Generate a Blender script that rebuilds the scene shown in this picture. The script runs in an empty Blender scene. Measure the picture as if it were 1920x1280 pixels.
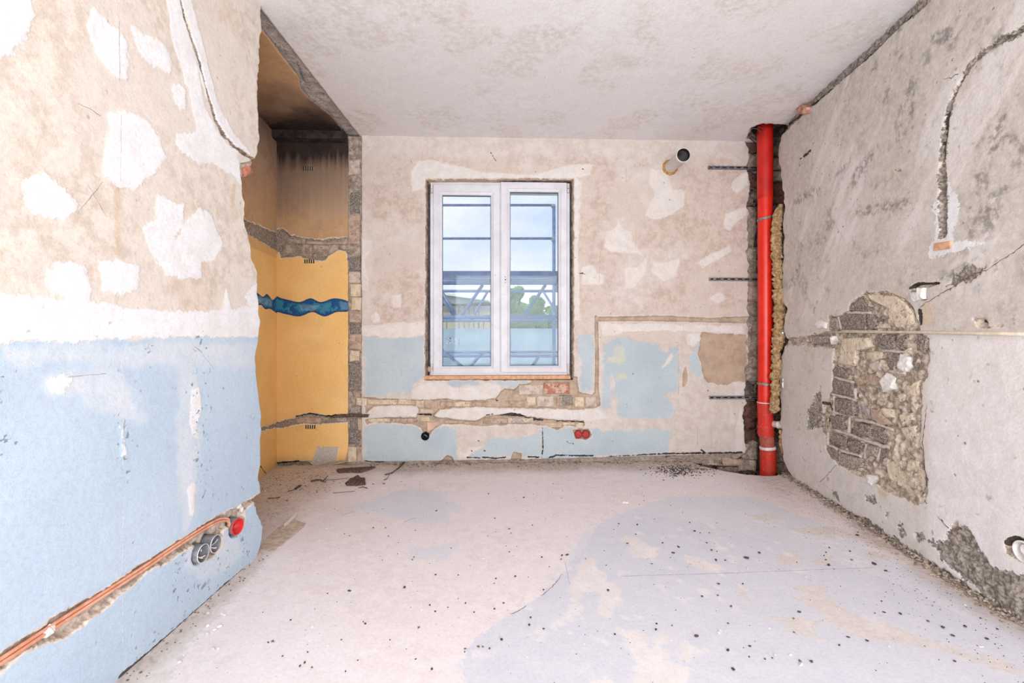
import bpy, bmesh, math, random
import numpy as np
from mathutils import Vector, Matrix

sc = bpy.context.scene
COL = sc.collection
random.seed(7)

# ------------------------------------------------------------------ camera, sky, sun, daylight, exposure
F, CX, CY, EYE = 853.33, 960.0, 622.0, 1.10          # 1920x1280 frame, 16 mm on 36 mm
HC = 2.72                                            # ceiling height
cd = bpy.data.cameras.new('camera'); cam = bpy.data.objects.new('camera', cd); COL.objects.link(cam)
cd.sensor_width = 36; cd.lens = 16.0; cd.shift_y = (CY - 640) / 1920.0
cd.clip_start = 0.02; cd.clip_end = 500
cam.location = (0, 0, EYE); cam.rotation_euler = (math.pi / 2, 0, 0)
sc.camera = cam
vs = sc.view_settings
sc.display_settings.display_device = 'sRGB'
vs.view_transform = 'Standard'; vs.look = 'None'; vs.gamma = 1; vs.use_curve_mapping = False
vs.exposure = 0.0


def lin(r, g, b):
    def f(c):
        c = c / 255.0
        return c / 12.92 if c <= 0.04045 else ((c + 0.055) / 1.055) ** 2.4
    return (f(r), f(g), f(b), 1.0)


W = bpy.data.worlds.new('sky'); sc.world = W; W.use_nodes = True
nt = W.node_tree; nt.nodes.clear()
o = nt.nodes.new('ShaderNodeOutputWorld'); bg = nt.nodes.new('ShaderNodeBackground')
tc = nt.nodes.new('ShaderNodeTexCoord'); sep = nt.nodes.new('ShaderNodeSeparateXYZ')
gr = nt.nodes.new('ShaderNodeValToRGB'); cl = nt.nodes.new('ShaderNodeTexNoise'); cr = nt.nodes.new('ShaderNodeValToRGB')
mp = nt.nodes.new('ShaderNodeMapping'); mp.inputs['Scale'].default_value = (1, 1, 2.2)
mp.inputs['Location'].default_value = (0.35, 0.0, 0.12)
mx = nt.nodes.new('ShaderNodeMix'); mx.data_type = 'RGBA'
nt.links.new(tc.outputs['Generated'], sep.inputs[0]); nt.links.new(sep.outputs['Z'], gr.inputs[0])
gr.color_ramp.elements[0].position = 0.02; gr.color_ramp.elements[0].color = lin(226, 232, 244)
gr.color_ramp.elements[1].position = 0.4; gr.color_ramp.elements[1].color = lin(166, 194, 234)
nt.links.new(tc.outputs['Generated'], mp.inputs[0]); nt.links.new(mp.outputs[0], cl.inputs['Vector'])
cl.inputs['Scale'].default_value = 2.6; cl.inputs['Detail'].default_value = 7
nt.links.new(cl.outputs['Fac'], cr.inputs[0])
cr.color_ramp.elements[0].position = 0.38; cr.color_ramp.elements[1].position = 0.56
nt.links.new(cr.outputs[0], mx.inputs['Factor']); nt.links.new(gr.outputs[0], mx.inputs['A'])
mx.inputs['B'].default_value = lin(240, 240, 247)
nt.links.new(mx.outputs['Result'], bg.inputs[0]); bg.inputs[1].default_value = 1.25
nt.links.new(bg.outputs[0], o.inputs[0])

sd = bpy.data.lights.new('sun', 'SUN'); so = bpy.data.objects.new('sun', sd); COL.objects.link(so)
sd.energy = 2.2; sd.angle = math.radians(4); sd.color = (1, 0.96, 0.9)
so.rotation_euler = Vector((0.80, 0.28, -0.52)).to_track_quat('-Z', 'Y').to_euler()


def area(name, loc, direction, sx, sy, power, color=(1, 1, 1)):
    d = bpy.data.lights.new(name, 'AREA'); ob = bpy.data.objects.new(name, d); COL.objects.link(ob)
    d.shape = 'RECTANGLE'; d.size = sx; d.size_y = sy; d.energy = power; d.color = color
    ob.location = loc; ob.rotation_euler = Vector(direction).to_track_quat('-Z', 'Y').to_euler()
    return ob


# daylight entering by the two openings of the half of the room behind the camera, then an added fill lamp
area('daylight_front_opening', (0.35, -2.16, 1.40), (0, 1, .42), 2.3, 2.1, 146, (0.905, 0.958, 1.0))
area('daylight_side_opening', (1.62, -1.00, 1.35), (-1, 0.25, 0.1), 1.6, 2.0, 38, (0.905, 0.958, 1.0))
area('fill_left', (-1.22, -1.1, 1.35), (1, 0.25, 0.05), 1.2, 2.0, 52, (0.905, 0.958, 1.0))  # added fill to brighten the right wall; the left wall has no opening

# ------------------------------------------------------------------ helpers: numbers
rng = np.random.default_rng(11)


def _hash(ix, iy, seed):
    n = (ix.astype(np.int64) * 374761393 + iy.astype(np.int64) * 668265263 + seed * 1442695041) & 0x7fffffff
    n = (n ^ (n >> 13)) * 1274126177 & 0x7fffffff
    n = (n ^ (n >> 16)) & 0xffff
    return n / 65535.0


def vnoise(x, y, seed=0):
    ix = np.floor(x); iy = np.floor(y); fx = x - ix; fy = y - iy
    fx = fx * fx * (3 - 2 * fx); fy = fy * fy * (3 - 2 * fy)
    a = _hash(ix, iy, seed); b = _hash(ix + 1, iy, seed); c = _hash(ix, iy + 1, seed); d = _hash(ix + 1, iy + 1, seed)
    return (a * (1 - fx) + b * fx) * (1 - fy) + (c * (1 - fx) + d * fx) * fy


def fbm(x, y, scale, octv=4, seed=0):
    """-0.5..0.5"""
    x = np.asarray(x, float); y = np.asarray(y, float)
    r = np.zeros(np.broadcast(x, y).shape); amp = 0.5; tot = 0
    for k in range(octv):
        r += amp * (vnoise(x * scale, y * scale, seed + k * 17) - 0.5); tot += amp
        scale *= 2.03; amp *= 0.5
    return r / tot


def sstep(a, b, x):
    t = np.clip((x - a) / (b - a), 0, 1)
    return t * t * (3 - 2 * t)


class Plane:
    """A flat reference surface of the room: u,v in metres along it, d along its normal into the room."""
    def __init__(s, O, U, V, N):
        s.O = np.array(O, float); s.U = np.array(U, float) / np.linalg.norm(U)
        s.V = np.array(V, float) / np.linalg.norm(V); s.N = np.array(N, float) / np.linalg.norm(N)

    def px(s, x, y):                       # pixel of the photograph -> (u, v) on this surface
        r = np.array([(x - CX) / F, 1.0, (CY - y) / F]); c = np.array([0, 0, EYE])
        t = np.dot(s.O - c, s.N) / np.dot(r, s.N)
        q = c + t * r - s.O
        return (float(np.dot(q, s.U)), float(np.dot(q, s.V)))

    def pts(s, L): return [s.px(*p) for p in L]

    def p(s, u, v, d=0.0):
        return s.O + s.U * u + s.V * v + s.N * d

    def off(s, d): return Plane(s.O + s.N * d, s.U, s.V, s.N)


LW = Plane((-1.248, 0, 0), (0, 1, 0), (0, 0, 1), (1, 0, 0))
RW = Plane((1.914, 1.70, 0), (.1084, 1, 0), (0, 0, 1), (-1, .1084, 0))
BW = Plane((-1.255, 3.755, 0), (1, .0354, 0), (0, 0, 1), (.0354, -1, 0))
AL = Plane((-1.875, 3.30, 0), (-.126, 1, 0), (0, 0, 1), (1, .126, 0))
FL = Plane((0, 0, 0), (1, 0, 0), (0, 1, 0), (0, 0, 1))
CE = Plane((0, 0, HC), (1, 0, 0), (0, 1, 0), (0, 0, -1))


def poly_sdf(U, V, poly, out, margin=0.06):
    P = np.array(poly); lo = P.min(0) - margin; hi = P.max(0) + margin
    m = (U >= lo[0]) & (U <= hi[0]) & (V >= lo[1]) & (V <= hi[1])
    if not m.any(): return
    x = U[m]; y = V[m]; dmin = np.full(x.shape, 1e9); ins = np.zeros(x.shape, bool)
    n = len(P)
    for i in range(n):
        ax, ay = P[i]; bx, by = P[(i + 1) % n]
        dx, dy = bx - ax, by - ay
        t = np.clip(((x - ax) * dx + (y - ay) * dy) / (dx * dx + dy * dy + 1e-12), 0, 1)
        dmin = np.minimum(dmin, (x - ax - t * dx) ** 2 + (y - ay - t * dy) ** 2)
        if ay != by:
            c = ((ay > y) != (by > y)) & (x < (bx - ax) * (y - ay) / (by - ay) + ax)
            ins ^= c
    s = np.sqrt(dmin); s[~ins] *= -1
    out[m] = np.maximum(out[m], s)


def line_sdf(U, V, pts, hw, out, margin=0.05):
    P = np.array(pts); lo = P.min(0) - margin - np.max(hw); hi = P.max(0) + margin + np.max(hw)
    m = (U >= lo[0]) & (U <= hi[0]) & (V >= lo[1]) & (V <= hi[1])
    if not m.any(): return
    x = U[m]; y = V[m]; best = np.full(x.shape, -1e9)
    hw = np.broadcast_to(np.asarray(hw, float), (len(P),))
    for i in range(len(P) - 1):
        ax, ay = P[i]; bx, by = P[i + 1]; dx, dy = bx - ax, by - ay
        t = np.clip(((x - ax) * dx + (y - ay) * dy) / (dx * dx + dy * dy + 1e-12), 0, 1)
        w = hw[i] * (1 - t) + hw[i + 1] * t
        best = np.maximum(best, w - np.hypot(x - ax - t * dx, y - ay - t * dy))
    out[m] = np.maximum(out[m], best)


def new_field(U): return np.full(U.shape, -0.06)


def polys(pl, U, V, L, jit=0.0, js=30, seed=0):
    f = new_field(U)
    for q in L: poly_sdf(U, V, pl.pts(q), f)
    if jit: f = f + jit * 2.4 * fbm(U, V, js, 4, seed) + jit * 1.6 * fbm(U, V, js * 4, 3, seed + 3)
    return f


def lines(pl, U, V, L, jit=0.0, js=60, seed=0):
    """L: list of (pixel polyline, half width in metres or list)"""
    f = new_field(U)
    for q, hw in L: line_sdf(U, V, pl.pts(q), hw, f)
    if jit: f = f + jit * 2 * fbm(U, V, js, 4, seed)
    return f


# ------------------------------------------------------------------ helpers: objects
def link(o, parent=None):
    COL.objects.link(o)
    if parent is not None: o.parent = parent
    return o


def mesh_obj(name, verts, faces, mat, parent=None, smooth=False):
    me = bpy.data.meshes.new(name); me.from_pydata([tuple(map(float, v)) for v in verts], [], faces)
    me.materials.append(mat)
    if smooth: me.polygons.foreach_set('use_smooth', [True] * len(me.polygons))
    me.update()
    return link(bpy.data.objects.new(name, me), parent)


def tag(o, label=None, cat=None, group=None, kind=None):
    if label: o['label'] = label
    if cat: o['category'] = cat
    if group: o['group'] = group
    if kind: o['kind'] = kind
    return o


def sub(child, part):
    """a piece of a part: written in world coordinates like the part itself"""
    child.parent = part; child.matrix_parent_inverse = Matrix.Identity(4); child.location = (0, 0, 0); return child


def empty(name, loc=(0, 0, 0)):
    e = bpy.data.objects.new(name, None); e.empty_display_size = 0.1
    e.location = loc; COL.objects.link(e); return e


def adopt(child, parent):
    """parent a mesh written in world coordinates under an Empty that stands elsewhere"""
    child.parent = parent
    child.matrix_parent_inverse = Matrix.Translation(-Vector(parent.location))
    return child


class MB:
    def __init__(s): s.v = []; s.f = []

    def add(s, verts, faces):
        n = len(s.v); s.v += [tuple(map(float, q)) for q in verts]; s.f += [tuple(i + n for i in q) for q in faces]

    def box(s, pl, u0, u1, v0, v1, d0, d1, bev=0.0):
        if bev <= 0:
            vs_ = [pl.p(u, v, d) for d in (d0, d1) for v in (v0, v1) for u in (u0, u1)]
            s.add(vs_, [(0, 2, 3, 1), (4, 5, 7, 6), (0, 1, 5, 4), (2, 6, 7, 3), (0, 4, 6, 2), (1, 3, 7, 5)])
        else:
            b = bev; ring = lambda i, d: [pl.p(u0 + i, v0 + i, d), pl.p(u1 - i, v0 + i, d), pl.p(u1 - i, v1 - i, d), pl.p(u0 + i, v1 - i, d)]
            R = ring(0, d0) + ring(0, d1 - b) + ring(b, d1)
            fs = [(3, 2, 1, 0), (8, 9, 10, 11)]
            for k in (0, 4):
                for i in range(4): fs.append((k + i, k + (i + 1) % 4, k + 4 + (i + 1) % 4, k + 4 + i))
            s.add(R, fs)

    def wbox(s, x0, x1, y0, y1, z0, z1):
        vs_ = [(x, y, z) for z in (z0, z1) for y in (y0, y1) for x in (x0, x1)]
        s.add(vs_, [(0, 2, 3, 1), (4, 5, 7, 6), (0, 1, 5, 4), (2, 6, 7, 3), (0, 4, 6, 2), (1, 3, 7, 5)])

    def tube(s, path, rad, seg=12, caps=True, noise=0.0):
        P = [Vector(map(float, q)) for q in path]; n = len(P)
        rad = [rad] * n if not hasattr(rad, '__len__') else list(rad)
        T = []
        for i in range(n):
            t = (P[min(i + 1, n - 1)] - P[max(i - 1, 0)]); T.append(t.normalized() if t.length > 1e-9 else Vector((0, 0, 1)))
        a = Vector((0, 0, 1)) if abs(T[0].z) < .9 else Vector((1, 0, 0))
        nrm = (a - T[0] * a.dot(T[0])).normalized(); V_ = []
        for i in range(n):
            nrm = (nrm - T[i] * nrm.dot(T[i])).normalized(); bi = T[i].cross(nrm)
            for k in range(seg):
                an = 2 * math.pi * k / seg
                r = rad[i] * (1 + noise * (random.random() - .5) * 2)
                V_.append(P[i] + (nrm * math.cos(an) + bi * math.sin(an)) * r)
        Fc = []
        for i in range(n - 1):
            for k in range(seg):
                Fc.append((i * seg + k, i * seg + (k + 1) % seg, (i + 1) * seg + (k + 1) % seg, (i + 1) * seg + k))
        if caps:
            Fc.append(tuple(range(seg - 1, -1, -1))); Fc.append(tuple((n - 1) * seg + k for k in range(seg)))
        s.add(V_, Fc)

    def lathe(s, c, axis, prof, seg=28, a0=0.0):
        """prof: (distance along the axis, radius) from ring to ring"""
        c = Vector([float(q) for q in c]); n = Vector([float(q) for q in axis]).normalized()
        t1 = n.orthogonal().normalized(); t2 = n.cross(t1); V_ = []; Fc = []
        for (d, r) in prof:
            for k in range(seg):
                an = 2 * math.pi * k / seg + a0; V_.append(c + n * d + (t1 * math.cos(an) + t2 * math.sin(an)) * max(r, 1e-5))
        for i in range(len(prof) - 1):
            for k in range(seg): Fc.append((i * seg + k, i * seg + (k + 1) % seg, (i + 1) * seg + (k + 1) % seg, (i + 1) * seg + k))
        s.add(V_, Fc)

    def obj(s, name, mat, parent=None, smooth=False):
        return mesh_obj(name, s.v, s.f, mat, parent, smooth)


def block(name, pl, poly, d0, d1, mat, parent, bev=0.006, jit=0.003, sub=2):
    """one rough stone: an irregular prism with a worn, uneven face; poly in (u, v)"""
    P = []
    n = len(poly)
    for i in range(n):
        a = np.array(poly[i]); b = np.array(poly[(i + 1) % n])
        for k in range(sub): P.append(a + (b - a) * k / sub)
    P = np.array(P); P = P + (np.array([[random.gauss(0, 1), random.gauss(0, 1)] for _ in P]) * jit)
    c = P.mean(0); size = np.abs(P - c).mean()
    bev = min(bev, size * .35)
    m = len(P)
    inner = c + (P - c) * (1 - bev / max(size, 1e-4))
    mid = c + (P - c) * .5
    V_ = [pl.p(q[0], q[1], d0) for q in P] + [pl.p(q[0], q[1], d1 - bev * .9) for q in P]
    V_ += [pl.p(q[0], q[1], d1 + random.uniform(-1, .6) * jit) for q in inner]
    V_.append(pl.p(c[0], c[1], d1 + jit * random.uniform(-.5, 1.2)))
    fs = []
    for k in (0, m):
        for i in range(m): fs.append((k + i, k + (i + 1) % m, k + m + (i + 1) % m, k + m + i))
    for i in range(m): fs.append((2 * m + i, 2 * m + (i + 1) % m, 3 * m))
    area2 = sum(P[i][0] * P[(i + 1) % m][1] - P[(i + 1) % m][0] * P[i][1] for i in range(m))
    nn = np.cross(pl.U, pl.V)
    if (area2 > 0) != (np.dot(nn, pl.N) > 0): fs = [tuple(reversed(q)) for q in fs]
    return mesh_obj(name, V_, fs, mat, parent)


def panel(name, pl, v0, v1, sv, su, u0f, u1f, mat, fields, disp, parent=None, wrap0=None, wrap1=None, hole=None, extra_rec='rec'):
    """A dense relief of one wall face. u0f/u1f give the (ragged) ends at each v; wrap0/wrap1 turn the end back into the wall."""
    v = np.linspace(v0, v1, max(2, int(round((v1 - v0) / sv)) + 1))
    a = u0f(v) if callable(u0f) else np.full(v.shape, u0f)
    b = u1f(v) if callable(u1f) else np.full(v.shape, u1f)
    nu = max(2, int(round((b - a).max() / su)) + 1)
    t = np.linspace(0, 1, nu)
    U = a[:, None] + (b - a)[:, None] * t[None, :]; V = np.repeat(v[:, None], nu, 1)
    A = fields(U, V); D = disp(U, V, A)

    def wrap(edge, depths, side):
        nonlocal U, V, D
        cu, cv, cdp = [], [], []
        e = 0 if side == 0 else -1
        for k, dp in enumerate(depths):
            jx = fbm(V[:, 0], V[:, 0] * 0 + dp * 40, 28, 4, 91 + side) * min(.05, dp * .55)
            sgn = 1 if side == 0 else -1
            cu.append(U[:, e] + sgn * (np.abs(jx) * .7 + dp * .05)); cv.append(V[:, 0]); cdp.append(D[:, e] - dp)
        cu = np.stack(cu, 1); cv = np.stack(cv, 1); cdp = np.stack(cdp, 1)
        if side == 0: cu, cv, cdp = cu[:, ::-1], cv[:, ::-1], cdp[:, ::-1]
        cat = (lambda x, y: np.concatenate([x, y], 1)) if side else (lambda x, y: np.concatenate([y, x], 1))
        U = cat(U, cu); V = cat(V, cv); D = cat(D, cdp)
        for kk in A:
            fill = np.full(cu.shape, 0.03 if kk == extra_rec else (-0.06 if A[kk].min() < -0.01 else 0.0))
            A[kk] = cat(A[kk], fill)
    if wrap0: wrap(None, wrap0, 0)
    if wrap1: wrap(None, wrap1, 1)
    nv_, nu_ = U.shape
    co = (pl.O[None, None, :] + U[..., None] * pl.U + V[..., None] * pl.V + D[..., None] * pl.N).reshape(-1, 3)
    idx = np.arange(nv_ * nu_).reshape(nv_, nu_)
    q = np.stack([idx[:-1, :-1], idx[:-1, 1:], idx[1:, 1:], idx[1:, :-1]], -1).reshape(-1, 4)
    if np.dot(np.cross(pl.U, pl.V), pl.N) < 0: q = q[:, ::-1]
    if hole is not None:
        h = A.pop(hole); hq = h.reshape(-1)[q].min(1)
        q = q[hq < 0.012]
    me = bpy.data.meshes.new(name)
    me.vertices.add(len(co)); me.vertices.foreach_set('co', co.astype(np.float32).ravel())
    me.loops.add(q.size); me.loops.foreach_set('vertex_index', q.astype(np.int32).ravel())
    me.polygons.add(len(q)); me.polygons.foreach_set('loop_start', np.arange(0, q.size, 4, dtype=np.int32))
    me.polygons.foreach_set('use_smooth', np.ones(len(q), bool))
    me.update(calc_edges=True)
    for k, arr in A.items():
        at = me.attributes.new(k, 'FLOAT', 'POINT'); at.data.foreach_set('value', arr.astype(np.float32).ravel())
    me.materials.append(mat); me.validate()
    return link(bpy.data.objects.new(name, me), parent)


# ------------------------------------------------------------------ helpers: materials
class NB:
    def __init__(s, name):
        s.m = bpy.data.materials.new(name); s.m.use_nodes = True; s.t = s.m.node_tree; s.t.nodes.clear()
        s.out = s.t.nodes.new('ShaderNodeOutputMaterial')

    def n(s, typ, **kw):
        x = s.t.nodes.new(typ)
        for k, v in kw.items(): setattr(x, k, v)
        return x

    def l(s, a, b): s.t.links.new(a, b)

    def math(s, op, a, b=None, c=None, clamp=False):
        x = s.n('ShaderNodeMath', operation=op, use_clamp=clamp)
        for i, q in enumerate((a, b, c)):
            if q is None: continue
            if isinstance(q, (int, float)): x.inputs[i].default_value = q
            else: s.l(q, x.inputs[i])
        return x.outputs[0]

    def rng(s, v, a, b, lo=0.0, hi=1.0, smooth=True):
        x = s.n('ShaderNodeMapRange'); x.clamp = True
        if smooth: x.interpolation_type = 'SMOOTHSTEP'
        s.l(v, x.inputs['Value']); x.inputs['From Min'].default_value = a; x.inputs['From Max'].default_value = b
        x.inputs['To Min'].default_value = lo; x.inputs['To Max'].default_value = hi
        return x.outputs['Result']

    def mix(s, f, a, b):
        x = s.n('ShaderNodeMix', data_type='RGBA')
        for k, q in (('Factor', f), ('A', a), ('B', b)):
            if isinstance(q, (int, float, tuple)): x.inputs[k].default_value = q
            else: s.l(q, x.inputs[k])
        return x.outputs['Result']

    def noise(s, scale, detail=4, vec=None, rough=0.55):
        x = s.n('ShaderNodeTexNoise'); x.inputs['Scale'].default_value = scale; x.inputs['Detail'].default_value = detail
        x.inputs['Roughness'].default_value = rough
        if vec is not None: s.l(vec, x.inputs['Vector'])
        return x.outputs['Fac']

    def attr(s, name):
        x = s.n('ShaderNodeAttribute'); x.attribute_name = name; return x.outputs['Fac']

    def bsdf(s, col, rough=0.85, metal=0.0, normal=None, spec=0.3):
        x = s.n('ShaderNodeBsdfPrincipled')
        if isinstance(col, tuple): x.inputs['Base Color'].default_value = col
        else: s.l(col, x.inputs['Base Color'])
        x.inputs['Roughness'].default_value = rough; x.inputs['Metallic'].default_value = metal
        x.inputs['Specular IOR Level'].default_value = spec
        if normal is not None: s.l(normal, x.inputs['Normal'])
        return x

    def bump(s, h, strength=.4, dist=.004):
        x = s.n('ShaderNodeBump'); x.inputs['Strength'].default_value = strength; x.inputs['Distance'].default_value = dist
        s.l(h, x.inputs['Height']); return x.outputs[0]


def simple(name, A, B=None, scale=20, rough=.8, metal=0, bump=.3, dist=.002, C=None, cs=120, cthr=(.58, .66), spec=.3, detail=5, lo=.38, hi=.62):
    b = NB(name); g = b.n('ShaderNodeTexCoord').outputs['Object']
    if B is None: B = tuple(x * .8 for x in A[:3]) + (1,)
    n1 = b.noise(scale, detail, g); col = b.mix(b.rng(n1, lo, hi), A, B)
    h = n1
    if C is not None:
        n2 = b.noise(cs, 2, g); col = b.mix(b.rng(n2, *cthr), col, C); h = b.math('ADD', b.math('MULTIPLY', n1, .6), b.math('MULTIPLY', n2, .8))
    p = b.bsdf(col, rough, metal, b.bump(h, bump, dist) if bump else None, spec)
    b.l(p.outputs[0], b.out.inputs[0]); return b.m


def layered(name, A, B, C, layers, rough=.9, bump=.5, pits=.5, spec=.15, grain=.42, bigr=(.42, .60), midr=(.42, .60)):
    """plaster: three base tones plus layers driven by signed distances stored on the mesh"""
    b = NB(name); g = b.n('ShaderNodeTexCoord').outputs['Object']
    nb_ = b.noise(2.3, 5, g); nm = b.noise(13, 6, g, .62); nf = b.noise(75, 4, g, .6)
    nq = b.noise(31, 8, g, .68); col = b.mix(b.rng(b.math('ADD', b.math('MULTIPLY', nm, .5), b.math('MULTIPLY', nq, .5)), *midr), A, B); col = b.mix(b.math('MULTIPLY', b.rng(nb_, *bigr), .75), col, C)
    h = b.math('MULTIPLY', nm, .5)
    for L in layers:
        a = b.attr(L['a'])
        if L.get('direct'):
            f = a
            if L.get('br'): f = b.math('MULTIPLY', a, b.rng(nq, .5 - L['br'], .5 + L['br']))
            f = b.math('MULTIPLY', f, L.get('op', 1.0), clamp=True)
        else:
            x = b.math('ADD', a, L.get('off', 0.0))
            x = b.math('ADD', x, b.math('MULTIPLY', b.math('SUBTRACT', nm, .5), L.get('m', .02)))
            x = b.math('ADD', x, b.math('MULTIPLY', b.math('SUBTRACT', nf, .5), L.get('f', .012)))
            sft = L.get('soft', .002)
            f = b.math('MULTIPLY', b.rng(x, -sft, sft), L.get('op', 1.0))
            if L.get('wear'):
                w0, w1 = L['wear']; f = b.math('MULTIPLY', f, b.rng(nm, w0, w1, 1.0, L.get('wmin', .25)))
        ns = {'f': nf, 'm': nm, 'b': nb_, 'q': nq, 'w': b.math('ADD', b.math('MULTIPLY', nq, .45), b.math('MULTIPLY', nf, .55))}[L.get('n', 'm')]
        lc = b.mix(b.rng(ns, L.get('lo', .35), L.get('hi', .65)), L['c'][0], L['c'][1])
        col = b.mix(f, col, lc)
        if L.get('t'): h = b.math('ADD', h, b.math('MULTIPLY', f, L['t']))
    if pits:
        vo = b.n('ShaderNodeTexVoronoi'); vo.inputs['Scale'].default_value = 16; b.l(g, vo.inputs['Vector'])
        pf = b.math('MULTIPLY', b.rng(vo.outputs['Distance'], .05, .14, 1.0, 0.0), b.rng(nb_, .47, .56, 0, 1))
        pf = b.math('MULTIPLY', pf, b.rng(nf, .40, .55)); pf = b.math('MULTIPLY', pf, pits)
        col = b.mix(pf, col, lin(120, 105, 95)); h = b.math('SUBTRACT', h, b.math('MULTIPLY', pf, .5))
    ng = b.noise(260, 2, g)
    gf = b.math('MULTIPLY', b.rng(b.math('ADD', b.math('MULTIPLY', nf, .5), b.math('MULTIPLY', ng, .5)), .42, .62, 0, 1), grain)
    dk = b.n('ShaderNodeMix', data_type='RGBA', blend_type='MULTIPLY'); b.l(gf, dk.inputs['Factor']); b.l(col, dk.inputs['A']); dk.inputs['B'].default_value = (.80, .77, .74, 1); col = dk.outputs['Result']
    h = b.math('ADD', h, b.math('ADD', b.math('MULTIPLY', nf, .35), b.math('MULTIPLY', ng, .15)))
    p = b.bsdf(col, rough, 0, b.bump(h, bump, .006), spec)
    b.l(p.outputs[0], b.out.inputs[0]); return b.m


# palette of real surface colours
RAW = (lin(186, 170, 156), lin(146, 130, 118))
RIM = (lin(232, 221, 211), lin(216, 202, 190))
WHITE = (lin(240, 240, 243), lin(232, 230, 232))
BLUE = (lin(193, 205, 211), lin(181, 194, 202))

M_LEFT = layered('plaster_left', lin(229, 219, 210), lin(210, 196, 184), lin(226, 217, 210), [
    dict(a='stain', direct=1, c=(lin(216, 192, 168), lin(206, 180, 156)), op=.6),
    dict(a='blue', c=(lin(194, 212, 228), lin(186, 205, 223)), soft=.012, m=.06, f=.03, n='b'),
    dict(a='fade', c=(lin(224, 225, 231), lin(210, 219, 229)), soft=.02, m=.10, f=.06, op=.7),
    dict(a='white', c=WHITE, soft=.003, m=.045, f=.034, t=.12),
    dict(a='chip', c=(lin(128, 146, 160), lin(156, 166, 174)), soft=.0015, m=.0, f=.012),
    dict(a='rec', off=.007, c=RIM, soft=.002, m=.006, f=.006),
    dict(a='rec', c=(lin(224, 210, 196), lin(162, 144, 130)), soft=.0015, m=.006, f=.008, n='q', t=-.4),
    dict(a='rec2', c=(lin(178, 158, 140), lin(112, 96, 84)), soft=.002, m=.010, f=.010, n='q', t=-.3),
    dict(a='dark', c=(lin(70, 66, 68), lin(92, 88, 90)), soft=.001, m=.004, f=.010),
], pits=.4, bump=.6)
M_BACK = layered('plaster_back', lin(217, 200, 190), lin(197, 177, 165), lin(217, 203, 194), [
    dict(a='lightb', direct=1, c=(lin(224, 216, 211), lin(214, 204, 197)), op=.85),
    dict(a='blue', c=BLUE, soft=.018, m=.09, f=.05, n='b', t=.05),
    dict(a='blue', off=-.02, c=(lin(206, 212, 214), lin(220, 214, 208)), soft=.004, m=.16, f=.10, op=.0),
    dict(a='yel', c=(lin(218, 213, 190), lin(208, 206, 190)), soft=.012, m=.06, f=.03, op=.7),
    dict(a='white', c=(lin(232, 225, 221), lin(222, 213, 207)), soft=.006, m=.05, f=.034, t=.15, op=1),
    dict(a='tan', off=.006, c=RIM, soft=.002, m=.01, f=.01),
    dict(a='tan', c=(lin(198, 176, 156), lin(182, 158, 138)), soft=.002, m=.014, f=.012, t=-.2),
    dict(a='rec', off=.008, c=RIM, soft=.003, m=.012, f=.012),
    dict(a='rec', c=(lin(202, 181, 162), lin(176, 155, 137)), soft=.0015, m=.008, f=.010, n='m', t=-.4),
    dict(a='raw', direct=1, c=(lin(182, 166, 153), lin(136, 121, 111)), op=.95, n='q'),
    dict(a='dark', c=(lin(48, 46, 50), lin(80, 76, 78)), soft=.001, m=.008, f=.014),
], pits=.6, bump=.6)
M_RIGHT = layered('plaster_right', lin(217, 208, 201), lin(203, 193, 185), lin(220, 212, 207), [
    dict(a='upper_grey', direct=1, c=(lin(172, 165, 160), lin(200, 191, 184)), op=.95, br=.3),
    dict(a='pale', direct=1, c=(lin(238, 233, 233), lin(230, 224, 223)), op=.95),
    dict(a='stain', direct=1, c=(lin(112, 106, 104), lin(136, 128, 122)), op=.8, br=.12),
    dict(a='ochre', c=(lin(224, 205, 184), lin(210, 190, 168)), soft=.008, m=.05, f=.03),
    dict(a='white', c=WHITE, soft=.003, m=.05, f=.04, t=.15),
    dict(a='rec', off=.004, c=RIM, soft=.004, m=.016, f=.02),
    dict(a='rec', c=(lin(214, 199, 182), lin(146, 132, 119)), soft=.002, m=.010, f=.014, n='q', t=-.4, lo=.40, hi=.62),
    dict(a='rubble', c=(lin(176, 165, 156), lin(122, 113, 106)), soft=.004, m=.06, f=.05, n='w', t=.2, lo=.43, hi=.58),
    dict(a='dark', c=(lin(66, 60, 56), lin(92, 82, 74)), soft=.001, m=.004, f=.010, t=-.3),
], pits=.8, bump=.8)
M_CEIL = layered('plaster_ceiling', lin(242, 240, 242), lin(235, 231, 232), lin(240, 236, 237), [
    dict(a='beige', direct=1, c=(lin(226, 216, 206), lin(216, 204, 193)), op=.85, br=.15),
    dict(a='white', c=(lin(243, 240, 242), lin(239, 235, 236)), soft=.012, m=.08, f=.05, t=.1, op=.7),
    dict(a='rec', off=.008, c=RIM, soft=.002, m=.006, f=.006),
    dict(a='rec', c=RAW, soft=.0015, m=.006, f=.008, n='q', t=-.4),
    dict(a='dark', c=(lin(48, 42, 38), lin(70, 62, 56)), soft=.002, m=.004, f=.008),
], pits=.3, bump=.5)
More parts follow.
